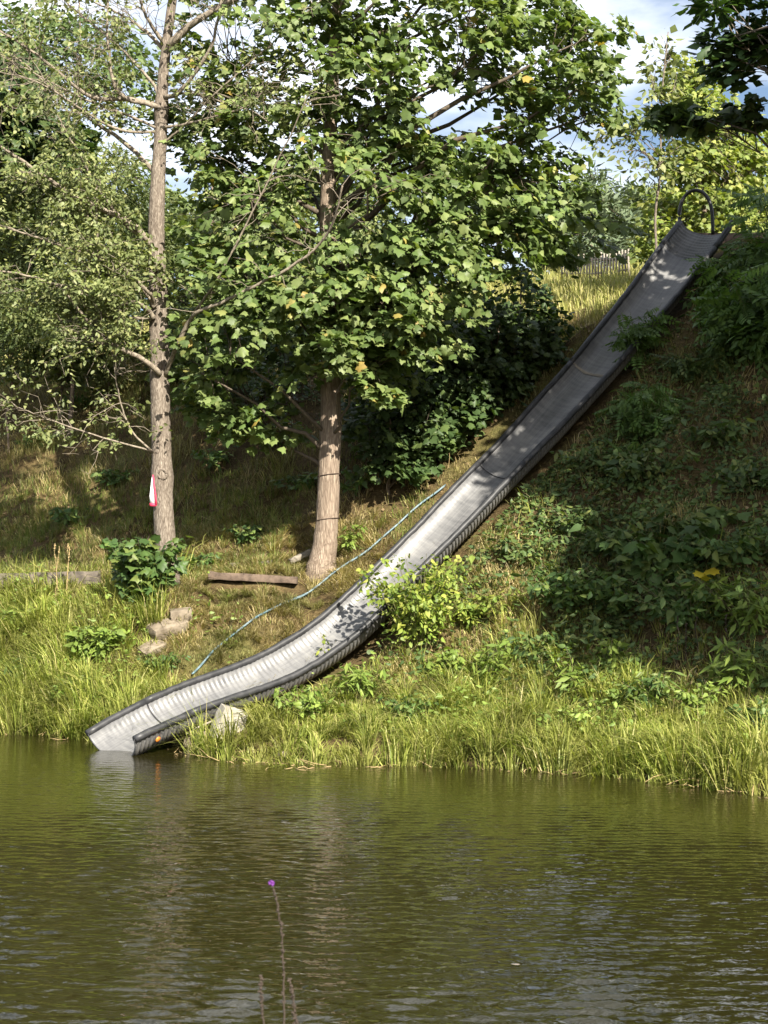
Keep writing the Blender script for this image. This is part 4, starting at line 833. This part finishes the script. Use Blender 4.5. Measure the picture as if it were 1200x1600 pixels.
def fern(label, base, n, L, seed):
    rng = np.random.default_rng(seed); root = thing('fern', label, 'fern', base, 'ferns on the slope')
    me = new_mesh('frond', FERN[0], FERN[1], [M['fern']])
    for k in range(n):
        a = k / n * 6.28 + rng.uniform(-.3, .3); el = rng.uniform(.5, 1.1); tip = np.array([math.cos(a) * math.cos(el), math.sin(a) * math.cos(el), math.sin(el)]); nr = np.array([-math.cos(a) * math.sin(el), -math.sin(a) * math.sin(el), math.cos(el)])
        link('frond', me, root, Matrix(np.r_[np.c_[frames(nr[None], tip[None])[0] * L * rng.uniform(.8, 1.15), [0, 0, 0]], [[0, 0, 0, 1]]].tolist()))
fern('fern beside the slide below its top end', on(1125, 430), 8, .6, 141)
fern('fern on the slope under the upper slide', on(1020, 650), 8, .7, 142)
fern('fern on the slope below the feathery sapling', on(985, 725), 7, .6, 143)
for k, (u, v, h, sp, lb) in enumerate([(560, 775, .9, .5, 'tangled herb on the slope right of the big maple trunk'), (650, 735, .8, .5, 'leafy weed by the slide behind the dry stalks'), (390, 850, .45, .4, 'broad-leaved dock on the shaded lawn between the trunks'), (310, 890, .4, .35, 'low weed beside the slender trunk'), (60, 700, .5, .5, 'weed tuft on the dry left slope'), (470, 760, .4, .5, 'low weed on the shaded lawn left of the maple trunk'), (130, 640, .7, .6, 'weed clump below the pale leafy tree on the dry slope'), (20, 600, .7, .6, 'weed clump high on the dry slope at the left edge'), (180, 760, .5, .5, 'weed tuft on the dry slope just left of the slender trunk'), (330, 730, .6, .6, 'weed clump on the shaded slope right of the slender trunk'), (430, 700, .7, .6, 'weed clump on the shaded slope under the maple crown'), (110, 820, .5, .5, 'weed tuft at the foot of the dry slope')]):
    stem_plant('weed_plant', lb, on(u, v), 'plant', 14, h, sp, OVATE, .13, M['bramble'], 11, 150 + k, group='weeds on the left bank', wide=.14)

bank_spec = [(40, 1075, NARROW, .17, .7, 'leafy willowherb on the bank at the left edge'), (95, 1100, OVATE, .10, .55, 'bright leafy weed in the bank grass left of the slide foot'), (30, 985, OVATE, .10, .5, 'leafy weed below the timber edging at the left edge'), (255, 1050, OVATE, .09, .4, 'small leafy weed by the far rim near the slide foot'),
    (470, 1120, OVATE, .10, .5, 'leafy weed in the grass right of the white block'), (560, 1090, NARROW, .16, .6, 'narrow-leaved weed in the grass below the lower slide'), (640, 1130, OVATE, .09, .45, 'small leafy weed near the water below the bright bush'), (700, 1060, OVATE, .11, .55, 'leafy weed on the bank below the bright bush'),
    (770, 1070, NARROW, .18, .8, 'tall narrow-leaved weed in the middle of the bank'), (840, 1050, OVATE, .12, .7, 'leafy weed on the bank below the leafy clumps'), (900, 1090, NARROW, .18, .75, 'willowherb in the bank grass right of centre'), (960, 1060, OVATE, .11, .7, 'leafy weed in the tall grass left of the dry stalks'),
    (1020, 1110, NARROW, .17, .7, 'narrow-leaved weed below the dry stalks'), (1090, 1130, OVATE, .10, .6, 'leafy weed near the water under the dry stalks'), (1150, 1090, NARROW, .2, .9, 'tall willowherb near the right edge of the bank'), (1185, 1160, OVATE, .11, .6, 'leafy weed by the water at the right edge'), (880, 1150, OVATE, .09, .45, 'small weed at the waterline right of the broad-leaved plant')]
for k, (u, v, lf, sz, h, lb) in enumerate(bank_spec):
    stem_plant('bank_weed', lb, on(u, v), 'plant', 15, h, .38, lf, sz, M['nettle'] if k % 3 else M['bramble'], 17, 180 + k, group='weeds in the bank grass', wide=.13, jit=.6)
def stalks(name, label, base, n, h, seed, group=None, mat='seed', head=.35, r=.006, spread=.12):
    rng = np.random.default_rng(seed); root = thing(name, label, 'plant', base, group)
    for q in range(n):
        b = base + np.array([rng.normal() * spread, rng.normal() * spread, 0]); hh = h * rng.uniform(.75, 1.05); e = b + np.array([rng.normal() * .08, rng.normal() * .08, hh])
        mb = MB(); p = curve_pts(b, e, 8, 0, rng, .012); mb.tube(p, np.linspace(r, r * .5, 8), 5)
        for _ in range(int(55 * head * h)):
            k = rng.uniform(1 - head, 1); c = np.array([np.interp(k, np.linspace(0, 1, 8), p[:, c_]) for c_ in range(3)]); s_ = rng.uniform(.012, .024)
            mb.tube(np.array([c, c + norm(rng.normal(size=3) + [0, 0, .6]) * s_ * 1.3]), [s_ * .6, s_ * .2], 4)
        mb.build('stalk', M[mat], root)
stalks('dry_dock', 'brown dry seed stalks standing in the right bank grass', on(1080, 1055), 3, .95, 160, spread=.14)
stalks('dry_dock', 'single brown seed stalk at the right of the dry stalks', on(1115, 1050), 1, 1.0, 161)
M['straw'] = plain_mat('straw_stem', (0.34, 0.25, 0.12), .8)
for k, (u, v, h, n, lb) in enumerate([(620, 760, .75, 6, 'straw-coloured stalks above the blue hose'), (665, 742, .8, 5, 'straw-coloured stalks where the hose meets the slide'), (88, 935, 1.0, 4, 'tall straw stalks by the timber edging at the left'), (700, 745, .9, 3, 'dry stems beside the far rim of the slide')]):
    stalks('dry_stalk', lb, on(u, v), n, h, 165 + k, 'dry stalks on the bank', 'straw', .3, .006, .16)
# one yellow leaf cluster glowing in the shade
yb = on(1105, 935); root = thing('yellow_plant', 'small plant with one bright yellow leaf on the shaded slope', 'plant', yb)
mb = MB(); mb.tube(curve_pts(yb, P(1108, 905, yb[1] - .1), 5, 0), .006, 4); mb.build('stem', M['stem'], root)
for q, (u, v, sz, rz) in enumerate([(1098, 902, .22, .4), (1110, 898, .24, -.5), (1106, 908, .18, 2.6)]):
    p_ = P(u, v, yb[1] - .12); link('leaf', new_mesh('leaf', MAPLE[0] * sz, MAPLE[1], [M['yleaf']]), root, Matrix.Translation(Vector((p_ - yb).tolist())) @ Matrix.Rotation(rz, 4, 'Z') @ Matrix.Rotation(.7, 4, 'X'))
# loosestrife stalks on the near shore
def loosestrife(label, line, Y, seed, flower):
    rng = np.random.default_rng(seed); b = P(line[0][0], line[0][1], Y); g = float(ground(b[0], b[1])); top = [P(u, v, Y) for u, v in line]
    pts = np.array([[top[0][0] + .02, Y, g - .03]] + top); root = thing('loosestrife', label, 'flower', pts[0], 'loosestrife stalks on the near shore')
    k = np.linspace(0, len(pts) - 1, 40); p = np.stack([np.interp(k, np.arange(len(pts)), pts[:, c]) for c in range(3)], -1); p += rng.normal(size=p.shape) * .0015
    mb = MB(); mb.tube(p, np.linspace(.0036, .0016, 40), 5)
    for z in range(85):
        c = p[rng.integers(12, 39 if not flower else 37)]; d = norm(rng.normal(size=3) + [0, 0, .5]); s_ = rng.uniform(.004, .009); mb.tube(np.array([c, c + d * s_]), [s_ * .5, s_ * .25], 4)
    mb.build('stalk', M['seed'], root)
    if flower:
        mb = MB()
        for z in range(9):
            d = norm(rng.normal(size=3)); mb.tube(np.array([p[-1], p[-1] + d * .009]), [.002, .0035], 5)
        mb.build('blossom', M['purple'], root)
loosestrife('tall brown stalk with a purple blossom in front of the water', [(444, 1600), (444, 1540), (440, 1460), (433, 1410), (424, 1380)], 4.0, 171, True)
loosestrife('short brown stalk left of the flowering stalk in front of the water', [(412, 1600), (408, 1560), (407, 1523)], 4.0, 172, False)
loosestrife('thin brown stalk right of the flowering stalk in front of the water', [(462, 1600), (458, 1560), (452, 1528)], 4.05, 173, False)

# ------------------------------------------------------------------ things lying on the bank
def hose():
    line = [(300, 1062), (320, 1040), (345, 1020), (372, 1002), (400, 984), (436, 958), (470, 935), (510, 912), (545, 888), (575, 870), (610, 842), (640, 815), (668, 790), (694, 766)]
    pts = []
    for u, v in line:
        q = hit(u, v); pts.append(q + [0, 0, .035])
    pts = np.array(pts); kk = np.arange(len(pts)); yf = np.polyval(np.polyfit(kk, pts[:, 1], 2), kk)
    pts = np.array([P(u, v, y_) for (u, v), y_ in zip(line, yf)])
    k = np.linspace(0, len(pts) - 1, 80); p = np.stack([np.interp(k, np.arange(len(pts)), pts[:, c]) for c in range(3)], -1)
    for _ in range(12): p[1:-1] = .25 * p[:-2] + .5 * p[1:-1] + .25 * p[2:]
    for _ in range(4):
        p[:, 2] = np.maximum(p[:, 2], ground(p[:, 0], p[:, 1]) + .09)
        for _ in range(3): p[1:-1] = .25 * p[:-2] + .5 * p[1:-1] + .25 * p[2:]
    root = thing('hose', 'pale blue water hose lying up the bank along the slide', 'hose', p[0])
    mb = MB(); mb.tube(p, .019, 8); mb.build('pipe', M['hose'], root, True)
    mb = MB(); mb.tube(p[34:] + [.03, .05, .03], .010, 6); mb.build('cord', M['hose'], root, True)
hose()
def timber(name, label, a, b, w, h, mat, group=None, lift=0.0):
    a = np.array(a); b = np.array(b); c = (a + b) / 2; L = np.linalg.norm(b - a); x = norm(b - a); z = norm(np.array([0, 0, 1]) - x * x[2]); y = np.cross(z, x)
    root = link(name, None); root.location = tuple(c); root.empty_display_size = .2; tag(root, label, 'plank', group)
    n = 9; V = []; rng = np.random.default_rng(int(abs(c[0]) * 100) + 3)
    for k in range(n):
        p = a + (b - a) * k / (n - 1)
        for sy, sz in ((-1, -1), (1, -1), (1, 1), (-1, 1)): V.append(p + y * sy * w / 2 * (1 + rng.normal() * .05) + z * (sz * h / 2 + lift + h * .35) * (1 + rng.normal() * .03) + rng.normal(size=3) * .006)
    Q = [(k * 4 + e, k * 4 + 4 + e, k * 4 + 4 + (e + 1) % 4, k * 4 + (e + 1) % 4) for k in range(n - 1) for e in range(4)] + [(0, 1, 2, 3), tuple(n * 4 - 4 + q for q in (3, 2, 1, 0))]
    bevel(MB().add(V, Q).build('beam', mat, root), .008); return root
timber('timber_plank', 'dark brown plank lying in the dry grass between the two trunks', hit(326, 913) + [0, 0, .05], hit(464, 923) + [0, 0, .05], .26, .13, M['sleeper'], lift=.05)
timber('timber_plank', 'weathered grey timber edging along the terrace at the left edge', hit(-30, 926) + [0, 0, .1], hit(155, 922) + [0, 0, .1], .16, .24, M['grey_wood'], lift=.04)
timber('timber_plank', 'pale plank half buried in the grass behind the brown plank', hit(365, 888), hit(422, 884), .18, .07, M['fence'], lift=.03)
timber('driftwood', 'short thick pale root lying left of the maple foot', hit(455, 885), hit(488, 872), .14, .10, M['fence'], lift=.05)
def rock(name, label, c, size, mat, rot, seed, cat='stone', sub=2):
    rng = np.random.default_rng(seed); n = 7
    g = np.linspace(-1, 1, n); V = []; F = []
    def face(o, a, b):
        s = len(V)
        for i_ in g:
            for j_ in g: V.append(np.array(o) + np.array(a) * i_ + np.array(b) * j_)
        for i_ in range(n - 1):
            for j_ in range(n - 1): F.append((s + i_ * n + j_, s + i_ * n + j_ + 1, s + (i_ + 1) * n + j_ + 1, s + (i_ + 1) * n + j_))
    for s in (1, -1):
        face((s, 0, 0), (0, 1, 0), (0, 0, s)); face((0, s, 0), (0, 0, 1), (s, 0, 0)); face((0, 0, s), (1, 0, 0), (0, s, 0))
    V = np.array(V); V = V * .82 + norm(V) * .28
    d = noise2(V[:, 0] * 2 + V[:, 2] * 1.3, V[:, 1] * 2 - V[:, 2] * 1.7, 1.1, seed); V = V * (1 + .06 * d[:, None]) * (np.array(size) / 2)
    R = np.array(Matrix.Rotation(rot[2], 3, 'Z') @ Matrix.Rotation(rot[1], 3, 'Y') @ Matrix.Rotation(rot[0], 3, 'X'))
    root = link(name, new_mesh(name, V @ R.T, np.array(F), [mat], False)); root.location = tuple(c); tag(root, label, cat)
    return root
q = P(357, 1131, 20.55) - [0, 0, .24]; rock('concrete_block', 'white concrete block leaning in the grass beside the slide foot', q + [0, 0, .24], (.40, .24, .46), M['concrete'], (.25, .35, .5), 1, 'block')
q = hit(262, 985); rock('stone_slab', 'pale stone slab set in the bank below the slender tree', q + [0, 0, .03], (.62, .34, .20), M['stone'], (.35, -.25, .6), 2)
q = hit(283, 968); rock('stone_slab', 'small stone on the bank above the pale slab', q + [0, 0, .06], (.36, .28, .22), M['stone'], (.2, -.1, .2), 3)
q = hit(238, 1022); rock('stone_slab', 'tan stone under the pale slab on the left bank', q + [0, 0, .01], (.42, .28, .22), M['stone'], (.4, -.4, .7), 4)
for k, (u, v, sz, lb) in enumerate([(300, 1166, .22, 'muddy stone at the water edge beside the slide foot'), (318, 1158, .28, 'larger muddy stone at the water edge beside the slide foot'), (440, 1186, .14, 'small pale stone at the water edge right of the slide foot')]):
    q = hit(u, v); rock('shore_stone', lb, q + [0, 0, .04], (sz, sz * .8, sz * .6), M['stone'], (.1, .2, k), 10 + k)
q = P(813, 1510, 9.5); q = np.array([0, 0, H]) + ray(813, 1510) * (H / -ray(813, 1510)[2])
o = link('floating_leaf', new_mesh('floating_leaf', OVATE[0] * .10 * [1, 1, .3], OVATE[1], [M['fence']])); o.location = (q[0], q[1], .012); o.rotation_euler = (0, 0, 1.2); o.scale = (.7, .7, .7); tag(o, 'pale fallen leaf floating on the pond', 'leaf')
# timber platform behind the slide top
def platform():
    a = P(1085, 364, 30.0); root = thing('timber_platform', 'dark timber platform behind the top of the slide', 'platform', a)
    for k in range(3):
        mb = MB(); mb.box(a + [1.05, .1, -.13 - .235 * k], (2.4, .09, .225)); bevel(mb.build('front_board', M['sleeper'], root), .01)
    for k in range(6):
        mb = MB(); mb.box(a + [1.05, .28 + .235 * k, .02], (2.45, .225, .05)); bevel(mb.build('deck_board', M['sleeper'], root), .008)
    for x in (.02, 1.05, 2.1):
        mb = MB(); mb.box(a + [x, .22, -.6], (.12, .12, 1.15)); bevel(mb.build('post', M['sleeper'], root), .01)
platform()
# picket fence at the far side of the meadow
def fence():
    a = hit(880, 438, 30); b = hit(975, 436, 30)
    a = np.array([a[0], max(a[1], 40), 0]); b = np.array([b[0] + .3, max(b[1], 40), 0]); a[0] = (880 - 600) / FPX * a[1]; b[0] = (985 - 600) / FPX * b[1]
    root = thing('picket_fence', 'weathered picket fence along the far side of the sunlit meadow', 'fence', (a[0], a[1], float(ground(a[0], a[1]))))
    me = None; n = 24
    for k in range(n):
        p = a + (b - a) * k / (n - 1); g = float(ground(p[0], p[1]))
        mb = MB(); mb.box((p[0], p[1], g + .42), (.07, .025, .95), taper=.7); mb.build('picket', M['fence'], root)
    for h in (.25, .7):
        mb = MB(); pts = np.array([a + (b - a) * k / 9 for k in range(10)]); pts[:, 2] = ground(pts[:, 0], pts[:, 1]) + h; mb.tube(pts + [0, .04, 0], .03, 4); mb.build('rail', M['fence'], root)
fence()

# ------------------------------------------------------------------ grass and ground cover
def blades(name, label, x, y, h, w, mat, seed, lean=.45, tuft=.3):
    rng = np.random.default_rng(seed); n = len(x); g = tuft
    wx_, wy_ = x + .16 * noise2(x, y, 2.3, 40), y + .16 * noise2(x, y, 2.3, 44); ix, iy = np.floor(wx_ / g), np.floor(wy_ / g); hs = lambda k: np.mod(np.sin(ix * 127.1 + iy * 311.7 + k * 74.7) * 43758.5453, 1.0)
    cx, cy = (ix + .2 + .6 * hs(1)) * g, (iy + .2 + .6 * hs(2)) * g
    ox, oy = wx_ - cx, wy_ - cy; pull = .6 * hs(3)
    x, y = x - ox * pull, y - oy * pull; h = h * (.62 + .75 * hs(4)); z = ground(x, y) - .02
    a = rng.uniform(0, 6.28, n); d = np.stack([np.cos(a), np.sin(a), np.zeros(n)], -1)
    down = np.stack([np.full(n, -.49), np.full(n, -.87), np.zeros(n)], -1)
    ln = d * (np.abs(rng.normal(size=(n, 1))) * lean * .8 + .05) + down * lean * .3 + np.stack([ox, oy, 0 * ox], -1) / g * lean * 1.3 + np.stack([hs(5) - .5, hs(6) - .5, 0 * ox], -1) * lean * .8
    sd = np.stack([-np.sin(a + rng.normal(size=n) * .6), np.cos(a), np.zeros(n)], -1) * (w[:, None] / 2)
    b = np.stack([x, y, z], -1); up = np.array([0, 0, 1.0])
    m = b + up * (h * .58)[:, None] + ln * (h * .30)[:, None]; tp = b + up * (h * (1 - .35 * np.clip(np.linalg.norm(ln, axis=1), 0, 1.6)))[:, None] + ln * (h * .95)[:, None]
    V = np.stack([b - sd, b + sd, m + sd * .8, m - sd * .8, tp], 1).reshape(-1, 3)
    o = np.arange(n)[:, None] * 5
    T = np.concatenate([o + [[0, 1, 2]], o + [[0, 2, 3]], o + [[3, 2, 4]]], 0)
    ob = link(name, new_mesh(name, V, T, [mat])); tag(ob, label, 'grass', kind='stuff'); return ob
def scatter(n, seed, x0=-11, x1=10, y0=15.5, y1=46, marg=.7):
    rng = np.random.default_rng(seed); x = rng.uniform(x0, x1, n); y = rng.uniform(y0, y1, n)
    k = np.abs(x) < .2804 * y + marg; return x[k], y[k], rng
PL_A, PL_B = hit(326, 913), hit(464, 923)
def clear_slide(x, y, m=.72, strip=True):
    d = lat(x, y); k = np.clip(((x - PL_A[0]) * (PL_B[0] - PL_A[0]) + (y - PL_A[1]) * (PL_B[1] - PL_A[1])) / ((PL_B[:2] - PL_A[:2]) ** 2).sum(), 0, 1)
    pd = np.hypot(x - PL_A[0] - k * (PL_B[0] - PL_A[0]), y - PL_A[1] - k * (PL_B[1] - PL_A[1]))
    foot = (d < 0) & (d > -2.0) & (x < -2.85)
    bq = P(357, 1120, 20.55); blk = (np.abs(x - bq[0] * y / bq[1]) < .3) & (y < 20.75) & (y > 19.95)
    if strip: foot = foot | ((d < 0) & (d > -.98) & (tt(x, y) > 2.6) & (tt(x, y) < 12))
    return (pd > .2) & ~foot & ~blk & ~((np.abs(d) < m) & (tt(x, y) < 12.2) & (tt(x, y) > -2))
# lush bank grass
x, y, rng = scatter(620000, 201, y1=27); t = tt(x, y) - np.interp(x, SHX, SHT); d = lat(x, y)
dens = sstep(-.42, -.1, t) * (sstep(2.9, 1.5, t) + .12 * sstep(5.5, 2, t)); dens = dens * (0.5 + .5 * np.clip(noise2(x, y, 1.6, 7) + .7, 0, 1))
dens = dens * .68; k = (rng.uniform(size=len(x)) < dens) & clear_slide(x, y) & ~((d > 0) & (d < 4) & (t > 1.3) & (x > -3.8)); x, y, t = x[k], y[k], t[k]
h = rng.uniform(.13, .62, len(x)) * (1 + .55 * noise2(x, y, .9, 9).clip(-.6, 1)) * (1 + .25 * sstep(1.2, .2, t)) * (1 - .3 * sstep(2.5, 4.5, x)) * (1 - .35 * sstep(-2.5, -1, x) * sstep(.5, -.5, x))
blades('bank_grass', 'lush green grass overhanging the water along the bank', x, y, h, rng.uniform(.008, .023, len(x)), M['grass'], 202, .75, .42)
# dry grass on the terrace, round the slide and over the left slope
x, y, rng = scatter(580000, 211, y1=42); t = tt(x, y); d = lat(x, y)
left = sstep(.3, 1.2, d)
dl = sstep(1.0, 2.0, t) * (0.9 * sstep(6.0, 4.2, t) + .62) * sstep(15, 11, t) * np.clip(.75 - .4 * sstep(4.5, 6, t) + .6 * noise2(x, y, 1.3, 4), .06, 1)
dr = sstep(.9, 2.2, t) * (sstep(6.5, 3.4, t) * sstep(-4.8, -2.0, d) + .45) * (.4 + .6 * np.clip(noise2(x, y, 1.1, 4) + .5, 0, 1))
k = (rng.uniform(size=len(x)) < (dl * left + dr * (1 - left))) & clear_slide(x, y, .66, False); x, y, t, d = x[k], y[k], t[k], d[k]
h = rng.uniform(.07, .22, len(x)) * (1 + .9 * sstep(5.5, 7.5, t) * (d > 1)) * (1 + .6 * noise2(x, y, 1.2, 1).clip(-.5, 1)) + .12 * (d < -1.1)
blades('dry_grass', 'straw-coloured dry grass on the terrace and slopes', x, y, h, rng.uniform(.006, .014, len(x)), M['dry'], 212, 1.0)
# flattened straw round the hose and the plank
x, y, rng = scatter(150000, 215, x0=-5.2, x1=3.2, y0=21, y1=28); t = tt(x, y); d = lat(x, y)
k = (d > .55) & (t > .9) & (rng.uniform(size=len(x)) < sstep(6.0, 4.6, t) * np.clip(.75 + .5 * noise2(x, y, 1.7, 3), .1, 1)) & clear_slide(x, y, .66); x, y = x[k], y[k]
blades('straw', 'flattened pale straw beside the hose and the brown plank', x, y, rng.uniform(.10, .26, len(x)), rng.uniform(.006, .013, len(x)), M['dry'], 216, 1.7)
# short green grass of the shaded lawn and patches on the slopes
x, y, rng = scatter(300000, 221, y1=40); t = tt(x, y); d = lat(x, y)
lawn = sstep(2.6, 3.6, t) * sstep(8.0, 6.0, t) * (d > 1.2) * sstep(-1.4, -2.0, x - .0 * y)
patch = sstep(.35, .9, noise2(x, y, .9, 12)) * (t > 1.5) * (t < 13) * (d > 1) * .6 + sstep(.2, .9, noise2(x, y, 1.3, 14)) * (t > 1.2) * (t < 9) * (d < -.7) * .28
k = (rng.uniform(size=len(x)) < np.maximum(lawn, patch)) & clear_slide(x, y); x, y = x[k], y[k]
blades('short_grass', 'short green grass on the lawn under the trees', x, y, rng.uniform(.09, .30, len(x)), rng.uniform(.007, .015, len(x)), M['lawn'], 222, .6)
# meadow above
x, y, rng = scatter(110000, 231, x0=-20, x1=22, y0=30, y1=66, marg=1.5); t = tt(x, y); d = lat(x, y)
k = (t > 12.5) & (rng.uniform(size=len(x)) < np.where((x > 2) & (x < 12), 1, .35)) & ~((d < 1.0) & (t < 14)); x, y = x[k], y[k]
blades('meadow_grass', 'sunlit yellow-green meadow grass beyond the slide', x, y, rng.uniform(.18, .5, len(x)), rng.uniform(.018, .035, len(x)), M['meadow'], 232, .4)
# herbs covering the right slope, and leaf litter
def ground_leaves(name, label, n, seed, tmpl, size, mat, fn, lift, jit, cat):
    x, y, rng = scatter(n, seed, y1=33); k = (rng.uniform(size=len(x)) < fn(x, y)) & clear_slide(x, y, .74, False); x, y = x[k], y[k]; m = len(x)
    z = ground(x, y) + rng.uniform(0.2, 1, m) * lift * (1 + .8 * noise2(x, y, 1.5, 20).clip(-.8, 1)); a = rng.uniform(0, 6.28, m)
    pos = np.stack([x, y, z], -1); nr = np.array([-.25, -.45, 1.0]) + rng.normal(size=(m, 3)) * jit; tip = np.stack([np.cos(a), np.sin(a), rng.normal(size=m) * .2], -1)
    V, T = leaf_cloud(tmpl, pos, frames(nr, tip), size * np.clip(rng.normal(1, .3, m), .4, 1.7))
    ob = link(name, new_mesh(name, V, T, [mat])); tag(ob, label, cat, kind='stuff')
slope = lambda x, y: sstep(-.55, -.9, lat(x, y)) * sstep(1.6, 3.0, tt(x, y)) * sstep(13.5, 11.5, tt(x, y))
ground_leaves('undergrowth', 'low leafy ground cover on the shaded slope', 230000, 241, OVATE, .10, M['herb'], lambda x, y: slope(x, y) * np.clip(noise2(x, y, 1.2, 22) * .9 + .55, .12, 1), .30, .6, 'ground cover')
ground_leaves('leaf_litter', 'brown fallen leaves and litter on the slopes', 60000, 242, DIAMOND, .085, M['litter'], lambda x, y: np.maximum(slope(x, y) * .8, .18 * (tt(x, y) > 3) * (lat(x, y) > 1)), .02, .35, 'leaf litter')
ground_leaves('weeds', 'small leafy herbs mixed into the bank grass', 150000, 243, OVATE, .075, M['nettle'], lambda x, y: sstep(0, .3, tt(x, y)) * sstep(3, 1.8, tt(x, y)) * np.clip(noise2(x, y, 1.4, 30) * .7 + .12, 0, 1) * .8, .48, .95, 'weeds')

# twigs and dead stems washed up along the waterline
rng = np.random.default_rng(261); mb = MB()
for q in range(170):
    x_ = rng.uniform(-6.5, 5); y_ = 19.5 - .56 * x_ + (np.interp(x_, SHX, SHT) + rng.uniform(-.5, .25)) / SH
    a = rng.uniform(0, 6.28); L_ = rng.uniform(.08, .4); z_ = max(.012, float(ground(x_, y_)) + .015); e_ = np.array([math.cos(a), math.sin(a), rng.normal() * .25]) * L_
    mb.tube(np.array([[x_, y_, z_], np.array([x_, y_, z_]) + e_ * .5 + rng.normal(size=3) * .02, np.array([x_, y_, z_]) + e_]), [.006, .005, .003], 4, rng=rng)
tag(mb.build('debris', M['straw']), 'dead stems and twigs washed up along the waterline', 'debris', kind='stuff')
